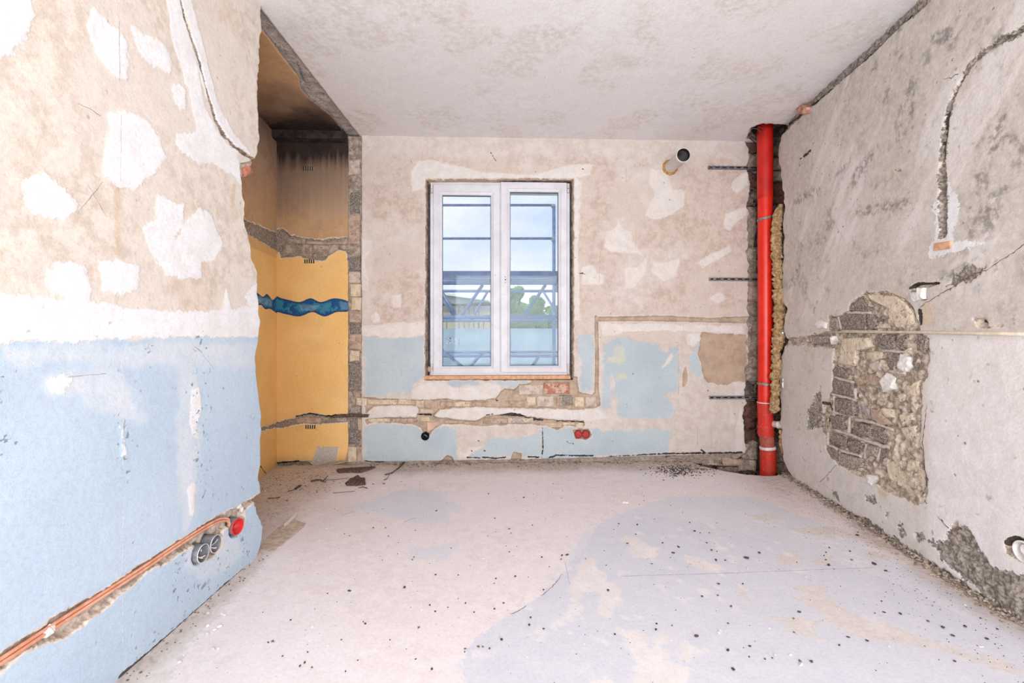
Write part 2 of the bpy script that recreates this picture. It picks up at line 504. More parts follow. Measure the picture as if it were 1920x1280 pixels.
M_FLOOR = layered('screed', lin(240, 231, 235), lin(231, 221, 224), lin(238, 230, 235), [
    dict(a='grey', c=(lin(219, 221, 232), lin(226, 226, 235)), soft=.03, m=.12, f=.06, n='b'),
    dict(a='edge', c=(lin(212, 215, 228), lin(219, 220, 230)), soft=.004, m=.05, f=.02, n='m', op=.8),
    dict(a='pale', c=(lin(238, 234, 236), lin(230, 225, 226)), soft=.010, m=.13, f=.09, t=.05, op=.9),
    dict(a='tan', c=(lin(228, 221, 219), lin(216, 207, 203)), soft=.014, m=.14, f=.10, op=.85, n='q'),
    dict(a='scuff', direct=1, c=(lin(242, 239, 240), lin(238, 234, 236)), op=.7),
    dict(a='dust_shade', direct=1, c=(lin(192, 174, 159), lin(178, 159, 143)), op=.9),
    dict(a='speck', direct=1, c=(lin(120, 108, 100), lin(140, 126, 116)), op=.8),
    dict(a='dark', c=(lin(110, 102, 102), lin(140, 130, 128)), soft=.001, m=.002, f=.004),
], rough=.7, bump=.3, pits=.25, spec=.25)
M_ALC = layered('alcove_paint', lin(188, 156, 132), lin(176, 142, 118), lin(192, 162, 138), [
    dict(a='yellow', c=(lin(249, 205, 138), lin(243, 195, 124)), soft=.002, m=.012, f=.010, n='b', t=.1),
    dict(a='ochre', direct=1, c=(lin(214, 172, 122), lin(204, 160, 112)), op=.7),
    dict(a='wave', c=(lin(40, 64, 112), lin(44, 74, 124)), soft=.002, m=.004, f=.003),
    dict(a='wave', off=-.013, c=(lin(64, 138, 164), lin(38, 88, 140)), soft=.008, m=.04, f=.03, n='m', lo=.46, hi=.54),
    dict(a='wave_pale', c=(lin(170, 204, 214), lin(110, 160, 180)), soft=.008, m=.08, f=.03, op=.5),
    dict(a='grey', c=(lin(204, 194, 184), lin(188, 178, 168)), soft=.003, m=.02, f=.012, n='f'),
    dict(a='rec', off=.008, c=(lin(232, 220, 204), lin(216, 200, 180)), soft=.002, m=.01, f=.01),
    dict(a='rec', c=(lin(180, 162, 148), lin(134, 118, 106)), soft=.0015, m=.006, f=.010, n='f', t=-.4),
    dict(a='soot', direct=1, c=(lin(42, 33, 34), lin(58, 48, 46)), op=1.0),
    dict(a='dark', c=(lin(44, 38, 36), lin(72, 62, 56)), soft=.001, m=.006, f=.010),
], pits=.3, bump=.5)

M_RAW = simple('raw_mortar', lin(190, 174, 160), lin(150, 134, 122), 26, .95, bump=.8, dist=.01, C=lin(96, 84, 76), cs=90, cthr=(.60, .70))
M_RAWDARK = simple('dark_masonry', lin(150, 134, 122), lin(98, 84, 76), 18, .95, bump=.9, dist=.015, C=lin(40, 33, 30), cs=40, cthr=(.56, .68))
M_PUMICE = simple('pumice_block', lin(172, 160, 150), lin(130, 119, 110), 70, .95, bump=1.0, dist=.005, C=lin(74, 66, 60), cs=170, cthr=(.53, .62))
M_PUMICE_L = simple('pumice_light', lin(192, 180, 168), lin(152, 139, 128), 70, .95, bump=1.0, dist=.006, C=lin(74, 64, 58), cs=170, cthr=(.57, .64))
M_YBRICK = simple('yellow_brick', lin(224, 207, 181), lin(206, 186, 160), 22, .9, bump=.5, dist=.004, C=lin(176, 146, 112), cs=60, cthr=(.6, .7))
M_BBRICK = simple('brown_brick', lin(198, 174, 156), lin(172, 147, 130), 22, .92, bump=.7, dist=.006, C=lin(120, 98, 84), cs=70, cthr=(.6, .7))
M_RBRICK = simple('red_brick', lin(182, 120, 98), lin(208, 176, 156), 24, .92, bump=.6, dist=.005, C=lin(140, 74, 56), cs=60, cthr=(.58, .68), lo=.46, hi=.6)
M_DRBRICK = simple('dark_red_brick', lin(122, 84, 72), lin(92, 66, 58), 24, .92, bump=.6, dist=.006, C=lin(52, 40, 36), cs=60, cthr=(.58, .68))
M_PINKSTONE = simple('grey_plaster_stone', lin(212, 196, 183), lin(186, 168, 155), 24, .92, bump=.6, dist=.006, C=lin(140, 120, 106), cs=60, cthr=(.62, .7))
M_TAN = simple('sand_mortar', lin(226, 211, 191), lin(206, 189, 167), 26, .95, bump=.9, dist=.008, C=lin(140, 118, 94), cs=60, cthr=(.62, .7))
M_GYP = simple('gypsum', lin(240, 236, 234), lin(222, 214, 208), 40, .9, bump=.5, dist=.004)
M_VIOLET = simple('slate_stone', lin(184, 174, 178), lin(164, 152, 152), 20, .85, bump=.3)
M_PVC = simple('window_plastic', lin(222, 221, 228), lin(213, 211, 217), 9, .38, bump=0, C=lin(196, 186, 180), cs=38, cthr=(.69, .76), spec=.4)
M_PIPEW = simple('grey_white_pipe', lin(228, 222, 216), lin(216, 208, 200), 14, .45, bump=.1, C=lin(150, 140, 136), cs=60, cthr=(.68, .74), spec=.4)
M_PIPEIN = simple('pipe_inside', lin(128, 122, 126), lin(98, 92, 96), 12, .5, bump=0)
M_RED = simple('red_pipe_plastic', lin(232, 44, 22), lin(222, 34, 16), 12, .32, bump=.05, C=lin(236, 120, 92), cs=110, cthr=(.74, .8), spec=.5)
M_RED2 = simple('scuffed_red_plastic', lin(212, 44, 30), lin(196, 60, 46), 22, .5, bump=.1, C=lin(226, 150, 130), cs=90, cthr=(.64, .74), spec=.4)
M_BROWNRED = simple('dusty_red_sleeve', lin(186, 104, 88), lin(168, 84, 70), 24, .7, bump=.1)
M_STEEL = simple('galvanised_steel', lin(176, 178, 180), lin(140, 142, 146), 60, .42, metal=.7, bump=.1, spec=.5)
M_DARK = simple('dark_cavity', lin(34, 30, 30), lin(22, 19, 19), 20, .9, bump=.2)
M_GREYBOX = simple('grey_box_plastic', lin(132, 134, 140), lin(108, 110, 116), 30, .5, bump=.1)
M_REDBOX = simple('red_box_plastic', lin(224, 62, 62), lin(206, 50, 52), 30, .4, bump=.05, spec=.4)
M_DRED = simple('dull_red_box', lin(186, 66, 66), lin(164, 52, 54), 30, .5, bump=.1)
M_COPPER = simple('salmon_conduit', lin(228, 170, 142), lin(212, 146, 116), 30, .45, bump=.05, spec=.4)
M_WOOD = simple('fresh_wood', lin(222, 176, 140), lin(204, 152, 116), 30, .75, bump=.2)
M_OLDWOOD = simple('old_wood', lin(74, 64, 58), lin(110, 98, 88), 60, .9, bump=.5)
M_BARK = simple('rotten_wood', lin(112, 92, 80), lin(72, 58, 52), 60, .95, bump=.7, dist=.004)
M_WOOL = simple('mineral_wool', lin(204, 174, 130), lin(160, 128, 92), 40, 1.0, bump=1.0, dist=.01, C=lin(110, 80, 52), cs=120, cthr=(.58, .7))
M_FOIL = simple('foil', lin(215, 218, 222), lin(170, 174, 180), 90, .25, metal=.9, bump=.8, dist=.004)
M_FOAM = simple('mounting_foam', lin(204, 158, 92), lin(178, 130, 70), 50, .9, bump=.7, dist=.004)
M_SCAF = simple('scaffold_steel', lin(116, 138, 180), lin(96, 116, 158), 14, .55, metal=.2, bump=.05, C=lin(168, 182, 202), cs=110, cthr=(.66, .74))
M_GRIT = simple('dark_grit', lin(96, 84, 76), lin(64, 56, 52), 60, .95, bump=.3)
M_GRIT_B = simple('brown_grit', lin(140, 118, 98), lin(104, 88, 74), 60, .95, bump=.3)
M_CRUMB = simple('white_crumb', lin(236, 230, 226), lin(214, 204, 196), 60, .95, bump=.3)
M_PLAIN = simple('plain_plaster', lin(224, 212, 203), lin(214, 200, 189), 3, .95, bump=.1)
M_PAPER = simple('floor_paper', lin(228, 218, 214), lin(214, 202, 196), 8, .8, bump=.05)
M_SPEC = simple('tan_strip', lin(208, 192, 178), lin(182, 164, 148), 40, .9, bump=.4)

# ------------------------------------------------------------------ room shell: floor
FLIP_X = [-3.0, FL.px(1290, 868)[0], 1.52, 1.60, 1.72, 1.86, 2.02, 2.20, 2.6]
WX = lambda Y: 1.914 + .1084 * (Y - 1.70)


def floor_end(X):
    by = 3.755 + .0354 * (X + 1.255) + .02
    lip = np.interp(X, [1.46, 1.56, 1.68, 1.80, 1.95, 2.10, 2.3], [3.90, 3.74, 3.60, 3.51, 3.475, 3.50, 3.46])
    return np.minimum(by, lip + .012 * fbm(X, X * 0, 20, 4, 5))


GREY = [[(870, 1300), (872, 1215), (895, 1192), (940, 1163), (985, 1135), (1020, 1112), (1052, 1080), (1062, 1055), (1085, 1040),
         (1110, 1000), (1120, 990), (1185, 980), (1200, 962), (1260, 970), (1340, 985), (1430, 1010), (1560, 1050), (1700, 1100), (1920, 1215), (1990, 1300)],
        [(660, 949), (712, 930), (765, 915), (825, 922), (874, 952), (840, 960), (840, 979), (780, 982), (740, 970)],
        [(754, 1020), (800, 1026), (851, 1022), (840, 1042), (791, 1046)],
        [(1170, 985), (1185, 960), (1260, 945), (1300, 960), (1290, 985)]]
PALE = [[(1070, 1105), (1085, 1050), (1110, 1045), (1140, 1080), (1165, 1110), (1160, 1130), (1140, 1155), (1128, 1150), (1120, 1110), (1100, 1105), (1080, 1125)],
        [(1150, 1165), (1170, 1180), (1190, 1180), (1220, 1215), (1245, 1190), (1250, 1230), (1265, 1245), (1300, 1250), (1300, 1300), (1190, 1300), (1185, 1230), (1160, 1190)],
        [(1170, 1010), (1190, 1005), (1230, 1030), (1225, 1050), (1190, 1045)], [(1285, 1040), (1340, 1055), (1365, 1070), (1330, 1070), (1290, 1055)],
        [(1283, 1240), (1290, 1205), (1310, 1210), (1300, 1225), (1293, 1245)], [(1120, 1275), (1150, 1265), (1160, 1300), (1110, 1300)],
        [(1335, 1010), (1350, 1020), (1375, 1045), (1355, 1035)]]
TANP = [[(490, 1042), (470, 1056), (420, 1098), (330, 1180), (225, 1270), (180, 1310), (290, 1310), (370, 1200), (440, 1120), (494, 1064)],
        [(1487, 1100), (1540, 1097), (1560, 1120), (1600, 1150), (1700, 1185), (1800, 1215), (1920, 1250), (1960, 1275), (1920, 1268), (1780, 1228), (1680, 1203), (1600, 1190), (1560, 1165), (1510, 1130)],
        [(1455, 1040), (1480, 1030), (1502, 1045), (1490, 1062), (1460, 1060)], [(1520, 1050), (1555, 1042), (1560, 1058), (1530, 1062)],
        [(1380, 1095), (1410, 1130), (1440, 1155), (1480, 1160), (1525, 1165), (1535, 1195), (1515, 1200), (1470, 1170), (1440, 1165), (1400, 1130)],
        [(1470, 990), (1560, 985), (1640, 1010), (1590, 1010), (1500, 1000)], [(1620, 1040), (1650, 1030), (1660, 1050), (1640, 1055)],
        [(1400, 965), (1450, 960), (1470, 970), (1420, 978)]]


def floor_fields(X, Y):
    U, V = X, Y
    by = 3.755 + .0354 * (X + 1.255)
    db = by - Y                                                        # distance to back wall
    dr = (WX(Y) - X)
    A = {}
    A['grey'] = polys(FL, U, V, GREY[1:] + [[(870, 1300), (872, 1215), (985, 1135), (1052, 1080), (1075, 1020), (1110, 985), (1185, 955), (1260, 930), (1400, 930), (1560, 985), (1700, 1060), (1990, 1215), (2000, 1300)]], .03, 9, 3)
    A['edge'] = polys(FL, U, V, GREY[:1] + [[(1180, 985), (1270, 975), (1260, 1010), (1190, 1012)], [(1240, 1120), (1330, 1130), (1400, 1200), (1330, 1240), (1260, 1180)]], .012, 12, 6)
    A['scuff'] = sstep(.15, .24, fbm(X, Y, 16, 3, 15)) * sstep(-.05, .12, fbm(X, Y, 1.7, 3, 16)) * .8
    A['pale'] = polys(FL, U, V, PALE, .014, 14, 4)
    A['tan'] = polys(FL, U, V, TANP, .014, 14, 5)
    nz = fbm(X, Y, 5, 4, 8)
    dust_shade = sstep(.34, .04, db + .16 * nz) * .95  # dust plus the shade under the back wall painted as one brown tone
    dust_shade = np.maximum(dust_shade, sstep(.16, .02, dr + .12 * nz) * .8)
    dust_shade = np.maximum(dust_shade, sstep(-.95, -1.55, X + .35 * nz) * sstep(2.2, 3.0, Y) * .75)
    dust_shade = np.maximum(dust_shade, sstep(.55, .15, dr + .3 * nz) * sstep(2.4, 3.3, Y) * .55)
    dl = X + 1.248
    dust_shade = np.maximum(dust_shade, sstep(.10, .03, dl + .05 * nz) * (X > -1.3) * sstep(2.4, 2.2, Y) * .5)
    A['dust_shade'] = dust_shade
    sp = fbm(X, Y, 120, 2, 14)
    A['speck'] = sstep(.16, .26, sp) * np.clip(dust_shade * 1.1, 0, 1)
    A['dark'] = new_field(U)
    return A


def floor_disp(U, V, A):
    by = 3.755 + .0354 * (U + 1.255)
    d = .004 * fbm(U, V, 3, 4, 21) + .0025 * fbm(U, V, 40, 3, 22) * np.clip(A['dust_shade'] * 2, .2, 1)
    d += .02 * sstep(.12, .0, by - V) * (fbm(U, V, 14, 4, 23) + .35)
    d += .012 * sstep(.07, .0, WX(V) - U) * (fbm(U, V, 24, 4, 24) + .4)
    return d


PLF = Plane((0, 0, 0), (0, 1, 0), (1, 0, 0), (0, 0, 1))       # floor with u = Y, v = X so that the far edge can be ragged


def ffields(U, V): return floor_fields(V, U)


def fdisp(U, V, A): return floor_disp(V, U, A)


floor = panel('floor', PLF, -1.98, 2.35, .011, .011, 0.75, floor_end, M_FLOOR, ffields, fdisp, wrap1=[.012, .03, .06, .12, .2, .3], extra_rec='dust_shade')
tag(floor, 'pale pinkish grey screed floor with blue grey patches and dusty edges with painted shade', 'floor', kind='structure')
mb = MB(); mb.wbox(-2.1, 2.4, -2.3, .76, -.2, 0.0); mb.obj('floor_slab', M_PLAIN, floor)
mb = MB(); mb.wbox(1.2, 2.6, 3.2, 4.3, -.42, -.30); mb.obj('pit_bottom', M_RAWDARK, floor)

# ------------------------------------------------------------------ room shell: ceiling
strip_l = CE.pts([(652, 262), (650, 259), (637, 236), (617, 213), (584, 187), (565, 167), (561, 144), (538, 115), (506, 72), (488, 49), (440, -10)])
strip_l.sort(key=lambda q: q[1])
slx = np.array([q[0] for q in strip_l]); sly = np.array([q[1] for q in strip_l])
ce_r = CE.pts([(1440, 238), (1498, 211), (1561, 152), (1643, 74), (1709, 16), (1760, -36)])
ce_r.sort(key=lambda q: q[1])
crx = np.array([q[0] for q in ce_r]); cry = np.array([q[1] for q in ce_r])
CB = [[(400 / 1.5 + 480, 30 / 1.5), (480 / 1.5 + 480, 20 / 1.5), (470 / 1.5 + 480, 60 / 1.5), (420 / 1.5 + 480, 70 / 1.5)],
      [(985, 55), (1040, 50), (1065, 70), (1050, 95), (1010, 100), (990, 80)], [(1200, 10), (1230, 0), (1225, 60), (1260, 100), (1215, 95), (1180, 70)],
      [(1130, 120), (1180, 108), (1240, 118), (1280, 125), (1200, 130)], [(1330, -20), (1430, -20), (1400, 30), (1340, 30)], [(1040, 60), (1090, 40), (1080, 60), (1050, 75)],
      [(640, 10), (690, 0), (690, 50), (650, 50)], [(800, 40), (870, 20), (870, 40), (820, 50)], [(1110, 150), (1180, 138), (1160, 170), (1120, 170)]]
CWH = [[(1070, 25), (1090, 5), (1125, 0), (1100, 20), (1095, 40), (1065, 55)], [(1110, 140), (1160, 128), (1260, 120), (1250, 135), (1180, 150), (1165, 165), (1145, 150)],
       [(1200, 45), (1215, 15), (1240, -10), (1225, 20), (1200, 75)]]


def ceil_fields(U, V):
    A = {}
    A['white'] = polys(CE, U, V, CWH, .03, 10, 31)
    b = polys(CE, U, V, CB, .03, 8, 32)
    n = fbm(U, V, 3.2, 5, 33)
    A['beige'] = np.maximum(sstep(-.015, .02, b), sstep(.03, .13, n) * .8) * np.clip(.8 + 1.2 * fbm(U, V, 24, 3, 34), 0, 1)
    edge = np.interp(V, cry, crx) + .02 * fbm(V, V * 0, 14, 5, 36)
    hole = polys(CE, U, V, [[(1400, 262), (1408, 240), (1430, 232), (1470, 234), (1485, 240), (1475, 262), (1440, 268)]], .01, 20, 37)
    A['rec'] = hole
    A['dark'] = np.clip(hole - .02, -.06, .06)
    return A


def ceil_disp(U, V, A):
    return .006 * fbm(U, V, 2.5, 3, 41) - (.028 + .02 * fbm(U, V, 22, 4, 42)) * sstep(-.003, .010, A['rec']) - .12 * sstep(.0, .02, A['dark'] * (A['rec'] > .02))


PLC = Plane((0, 0, HC), (1, 0, 0), (0, 1, 0), (0, 0, -1))
ceiling = panel('ceiling', PLC, 1.6, 3.93, .010, .012, lambda v: -1.262 + .006 * fbm(v, v * 0, 20, 4, 44), lambda v: WX(v) + .06, M_CEIL, ceil_fields, ceil_disp, wrap0=[.01, .03])
tag(ceiling, 'white skimmed ceiling with beige patches and a ragged broken right edge', 'ceiling', kind='structure')
mb = MB(); mb.wbox(-2.4, 2.7, -2.4, 4.35, HC + .10, HC + .25); mb.obj('slab', M_RAWDARK, ceiling)
mb = MB(); mb.wbox(-1.26, 2.3, -2.3, 1.62, HC, HC + .11); mb.obj('plaster', M_PLAIN, ceiling)


def stub_fields(U, V):
    return {'rec': np.full(U.shape, .03), 'beige': np.zeros(U.shape), 'white': new_field(U),
            'dark': lines(PLC, U, V, [([(556, 120), (566, 150), (580, 178)], [.003, .006, .002])], .002)}


stub = panel('masonry_strip', PLC, 1.6, 3.80, .012, .012, lambda v: np.interp(v, sly, slx) - .03, -1.25,
             simple('grey_mortar', lin(190, 183, 176), lin(160, 152, 146), 16, .95, bump=.8, dist=.01, C=lin(122, 113, 106), cs=60, cthr=(.56, .7)),
             stub_fields, lambda U, V, A: -.012 + .014 * fbm(U, V, 22, 4, 47) - .03 * sstep(-.001, .004, A['dark']), ceiling)

# alcove ceiling
def alc_ceil_fields(U, V):
    A = dict(yellow=new_field(U), wave=new_field(U), grey=new_field(U), dark=new_field(U), wave_pale=new_field(U), rec=new_field(U))
    n = fbm(U, V, 6, 4, 51)
    A['soot'] = np.clip(sstep(2.75, 3.62, V + .35 * n) ** 1.3 * 1.0, 0, 1)
    A['ochre'] = np.clip(sstep(3.4, 2.6, V + .3 * n), 0, 1)
    return A


alc_ceiling = panel('ceiling_alcove', PLC, 1.6, 3.78, .014, .014, -2.05, lambda v: np.interp(v, sly, slx) + .010 * fbm(v, v * 0, 30, 4, 52), M_ALC,
                    alc_ceil_fields, lambda U, V, A: .006 + .004 * fbm(U, V, 10, 3, 53), wrap1=[.006, .014])
tag(alc_ceiling, 'soot blackened ochre ceiling of the narrow alcove', 'ceiling', kind='structure')
mb = MB(); mb.box(BW, BW.px(516, 240)[0] - .1, BW.px(650, 250)[0] + .0, 2.655, HC + .02, -.05, .10, .01)
sb = mb.obj('ceiling_beam', simple('sooty_beam', lin(66, 56, 53), lin(40, 35, 34), 14, .9, bump=.5, C=lin(140, 124, 112), cs=44, cthr=(.68, .74)), alc_ceiling)

# ------------------------------------------------------------------ room shell: left partition wall
L_EDGE = LW.pts([(492, -40), (488, 0), (488, 55), (486, 100), (483, 180), (485, 240), (484, 285), (480, 300), (452, 306), (449, 330), (457, 380), (460, 420), (470, 480), (483, 515), (484, 560),
                 (486, 625), (478, 680), (480, 720), (488, 780), (490, 810), (487, 830), (490, 860), (485, 900), (487, 926), (478, 936), (476, 948), (487, 968), (491, 985), (490, 1010), (484, 1035), (478, 1060)])
lz = np.array([q[1] for q in L_EDGE]); lu = np.array([q[0] for q in L_EDGE]); o_ = np.argsort(lz); lz, lu = lz[o_], lu[o_]
LWHITE = [[(-60, -60), (50, -40), (67, 32), (45, 65), (20, 95), (-60, 125)],
          [(173, 20), (180, 17), (215, 50), (235, 75), (240, 110), (238, 153), (215, 140), (195, 120), (178, 100), (168, 60)],
          [(248, 52), (270, 65), (300, 75), (318, 100), (320, 138), (290, 125), (268, 105), (255, 80)],
          [(320, 155), (335, 155), (350, 168), (348, 200), (340, 205), (325, 185)],
          [(203, 210), (240, 208), (275, 225), (300, 260), (308, 290), (290, 330), (275, 335), (255, 355), (220, 345), (190, 330), (195, 285), (200, 240)],
          [(40, 345), (85, 325), (115, 345), (148, 385), (120, 412), (85, 410), (50, 385)],
          [(295, 365), (345, 385), (342, 420), (328, 450), (350, 410), (375, 390), (398, 405), (410, 440), (418, 455), (405, 490), (378, 490), (378, 520), (312, 522), (295, 490), (280, 460), (270, 430), (290, 410)],
          [(330, 250), (370, 248), (400, 265), (425, 285), (440, 300), (450, 320), (450, 340), (420, 320), (400, 303), (370, 305), (340, 285), (327, 270)],
          [(305, -30), (340, -30), (350, 50), (372, 130), (385, 200), (410, 250), (445, 290), (452, 345), (425, 320), (400, 303), (370, 245), (360, 200), (345, 140), (325, 80), (312, 0)],
          [(334, -30), (352, -20), (375, 60), (395, 140), (410, 195), (440, 250), (475, 292), (440, 285), (410, 240), (380, 160), (360, 70)],
          [(88, 510), (130, 488), (160, 500), (170, 540), (168, 575), (120, 565), (88, 540)],
          [(185, 490), (225, 488), (262, 500), (260, 540), (230, 555), (195, 545)],
          [(-80, 542), (80, 552), (200, 570), (300, 580), (400, 583), (470, 575), (490, 560), (490, 630), (300, 633), (100, 640), (-80, 645)],
          [(460, 555), (480, 530), (490, 530), (490, 575), (470, 575)], [(410, 590), (425, 545), (440, 590)],
          [(358, 730), (372, 725), (378, 760), (368, 800), (372, 820), (362, 815), (357, 790)], [(353, 915), (366, 905), (364, 970), (356, 965)],
          [(226, 800), (234, 800), (238, 850), (228, 858)], [(85, 715), (120, 700), (140, 712), (118, 735), (95, 730)]]
LREC = [[(-60, 1262), (0, 1229), (30, 1206), (86, 1173), (98, 1158), (142, 1137), (208, 1099), (267, 1057), (327, 1019), (377, 986), (416, 964), (451, 947), (492, 922), (492, 936), (475, 942),
         (456, 957), (461, 971), (457, 992), (430, 988), (419, 992), (416, 1025), (407, 1037), (389, 1048), (366, 1045), (366, 1022), (341, 1034), (318, 1051), (279, 1069), (252, 1093),
         (226, 1114), (190, 1146), (148, 1176), (119, 1194), (89, 1200), (45, 1224), (0, 1262), (-60, 1300)]]


def left_fields(U, V):
    A = {}
    A['blue'] = polys(LW, U, V, [[(-250, 640), (100, 636), (300, 630), (500, 630), (520, 1400), (-250, 1400)]], .012, 12, 61)
    A['white'] = polys(LW, U, V, LWHITE, .008, 22, 62)
    A['blue'] = np.where(U < .95, np.clip(1.083 - V, -.06, .06), A['blue']); A['white'] = np.where(U < .93, np.maximum(A['white'], .055 - np.abs(V - 1.135)), A['white'])
    A['fade'] = polys(LW, U, V, [[(75, 705), (100, 690), (140, 685), (220, 690), (255, 740), (270, 785), (240, 785), (200, 770), (150, 745), (100, 745), (80, 725)],
                                 [(335, 650), (358, 650), (372, 720), (376, 820), (366, 960), (345, 1000), (330, 900)], [(345, 1025), (400, 1000), (440, 1000), (462, 1035), (430, 1065), (380, 1085), (345, 1065)],
                                 [(0, 645), (200, 650), (330, 640), (480, 645), (480, 690), (330, 680), (200, 690), (0, 680)]], .02, 12, 63)
    g = [((330, -30), .007), ((345, 30), .010), ((357, 65), .010), ((375, 120), .011), ((388, 170), .012), ((405, 225), .012), ((418, 250), .014), ((440, 275), .015), ((470, 295), .014), ((480, 303), .014)]
    A['rec'] = polys(LW, U, V, LREC, .006, 40, 64)
    A['rec2'] = lines(LW, U, V, [([q[0] for q in g], [q[1] * .62 for q in g])], .008, 30, 65)
    st = np.zeros(U.shape)
    f = polys(LW, U, V, [[(213, 342), (225, 345), (227, 400), (226, 478), (220, 480), (216, 430)], [(435, 345), (442, 345), (438, 412), (434, 410)]], .004, 40, 66)
    A['stain'] = np.maximum(sstep(-.004, .006, f), sstep(.14, .26, fbm(U, V, 4, 5, 67)) * .45)
    n = fbm(U, V, 90, 3, 68)
    zone = lines(LW, U, V, [([(378, 650), (380, 800), (385, 940)], .05), ([(232, 760), (231, 900)], .02), ([(2, 700), (2, 850)], .03)])
    zone = np.maximum(zone, polys(LW, U, V, [[(320, 1040), (470, 990), (470, 1060), (330, 1130)], [(230, 1230), (470, 1050), (470, 1075), (250, 1260)]]))
    chip = np.where(zone > -.05, (n - .22) * .03 + np.clip(zone, -.05, .0) * .15, -.05)
    e = fbm(U, V, 30, 3, 69); chip = np.maximum(chip, (e - .375) * .06)
    A['chip'] = np.where(V < 1.12, chip, -.05)
    A['dark'] = (lines(LW, U, V, [([(470, 1056), (420, 1098), (380, 1135), (330, 1180), (280, 1222), (225, 1268)], [.004, .006, .007, .009, .007, .007]),
                                            ([(368, 1148), (366, 1170)], .003), ([(327, 1183), (324, 1200)], .003)], .004, 60, 70))
    return A


def cup_holes(pl, U, V, L):
    h = np.zeros(U.shape)
    for x, y, r in L:
        u, v = pl.px(x, y); h = np.maximum(h, sstep(r + .001, r - .006, np.hypot(U - u, V - v)))
    return h


def left_disp(U, V, A):
    d = .006 * fbm(U, V, 3, 3, 71) + .0012 * fbm(U, V, 40, 3, 72)
    d += .0015 * sstep(-.002, .003, A['white'])
    d -= (.022 + .016 * fbm(U, V, 36, 4, 73)) * sstep(-.002, .008, A['rec'])
    d -= .016 * sstep(-.002, .008, A['rec2']) + .065 * cup_holes(LW, U, V, [(373, 1037, .040), (397, 1019, .040), (441, 987, .046), (446, 988, .040)])
    return d


wall_left = panel('wall_left', LW, 0.0, HC, .0056, .005, .86, lambda v: np.interp(v, lz, lu) + .036 * fbm(v, v * 0, 20, 6, 75) + .012 * np.abs(fbm(v, v * 0, 60, 2, 76)), M_LEFT, left_fields, left_disp,
                  wrap1=[.006, .014, .03, .05, .08, .118])
tag(wall_left, 'broken off partition wall at left, beige and white above, light blue paint below', 'wall', kind='structure')
mb = MB(); mb.wbox(-1.37, -1.262, -2.3, .87, 0, HC); mb.obj('core', M_PLAIN, wall_left)
panel('plaster', LW, 0.0, HC, .02, .03, -2.28, .862, M_LEFT, left_fields, left_disp, wall_left)
mb = MB(); mb.add([(-1.366, .8, 0), (-1.366, 2.05, 0), (-1.366, 2.05, HC), (-1.366, .8, HC)], [(0, 1, 2, 3)]); mb.obj('rear_face', M_RAW, wall_left)
b_ = block('brick', LW, LW.pts([(440, 282), (472, 296), (479, 304), (474, 318), (462, 330), (450, 330)]), -.10, -.010, M_PINKSTONE, wall_left, .01, .004)
b_ = block('brick', LW, LW.pts([(457, 316), (466, 309), (475, 318), (473, 328), (460, 331)]), -.09, .004, M_RBRICK, wall_left, .008, .003)


def lump(name, c, r, mat, parent=None, sq=(1, 1, 1), seed=0, sub=2, amp=.25):
    bm = bmesh.new(); bmesh.ops.create_icosphere(bm, subdivisions=sub, radius=1.0)
    rr = random.Random(seed + 5)
    for v in bm.verts:
        k = 1 + amp * (rr.random() - .5) * 2
        v.co = Vector((v.co.x * r * sq[0] * k, v.co.y * r * sq[1] * k, v.co.z * r * sq[2] * k))
    me = bpy.data.meshes.new(name); bm.to_mesh(me); bm.free(); me.materials.append(mat)
    ob = bpy.data.objects.new(name, me); ob.location = [float(q) for q in c]
    return link(ob, parent)


for k, (x, y, r) in enumerate([(92, 1184, .016), (97, 1180, .014), (451, 948, .016), (455, 955, .016)]):
    u, v = LW.px(x, y); lump('plaster_dab', LW.p(u, v, -.006), r, M_GYP, wall_left, (.7, 1, 1), k, 1)

# ------------------------------------------------------------------ room shell: back wall
BBLUE = [[(682, 630), (735, 634), (797, 628), (800, 690), (793, 708), (775, 722), (770, 735), (720, 740), (690, 742), (684, 735), (683, 690)],
         [(684, 800), (700, 795), (745, 794), (785, 798), (797, 812), (815, 802), (840, 799), (853, 805), (856, 830), (855, 858), (840, 864), (780, 864), (720, 866), (684, 862), (681, 830)],
         [(836, 714), (849, 726), (894, 720), (904, 715), (920, 717), (937, 720), (943, 724), (963, 728), (971, 729), (973, 720), (995, 717), (996, 706), (830, 706)],
         [(1085, 628), (1112, 626), (1113, 650), (1112, 690), (1113, 725), (1108, 733), (1092, 732), (1086, 715), (1088, 690), (1086, 660)],
         [(1132, 645), (1162, 632), (1197, 640), (1232, 642), (1236, 655), (1250, 660), (1260, 652), (1272, 648), (1272, 680), (1272, 735), (1262, 735), (1242, 740), (1262, 757), (1264, 775), (1255, 782), (1225, 786), (1200, 782), (1175, 782), (1154, 782), (1157, 760), (1154, 720), (1147, 700), (1146, 735), (1145, 760), (1130, 772), (1128, 757), (1132, 722), (1130, 680)],
         [(876, 857), (880, 845), (907, 840), (921, 821), (959, 819), (975, 824), (1003, 814), (1016, 809), (1017, 857)],
         [(1017, 799), (1045, 806), (1072, 799), (1107, 807), (1120, 797), (1127, 814), (1141, 806), (1196, 804), (1251, 806), (1258, 814), (1251, 852), (1189, 852), (1107, 858), (1017, 860)],
         [(1305, 642), (1310, 642), (1309, 665), (1314, 685), (1315, 707), (1306, 709), (1297, 695), (1290, 680), (1292, 667), (1300, 662)]]
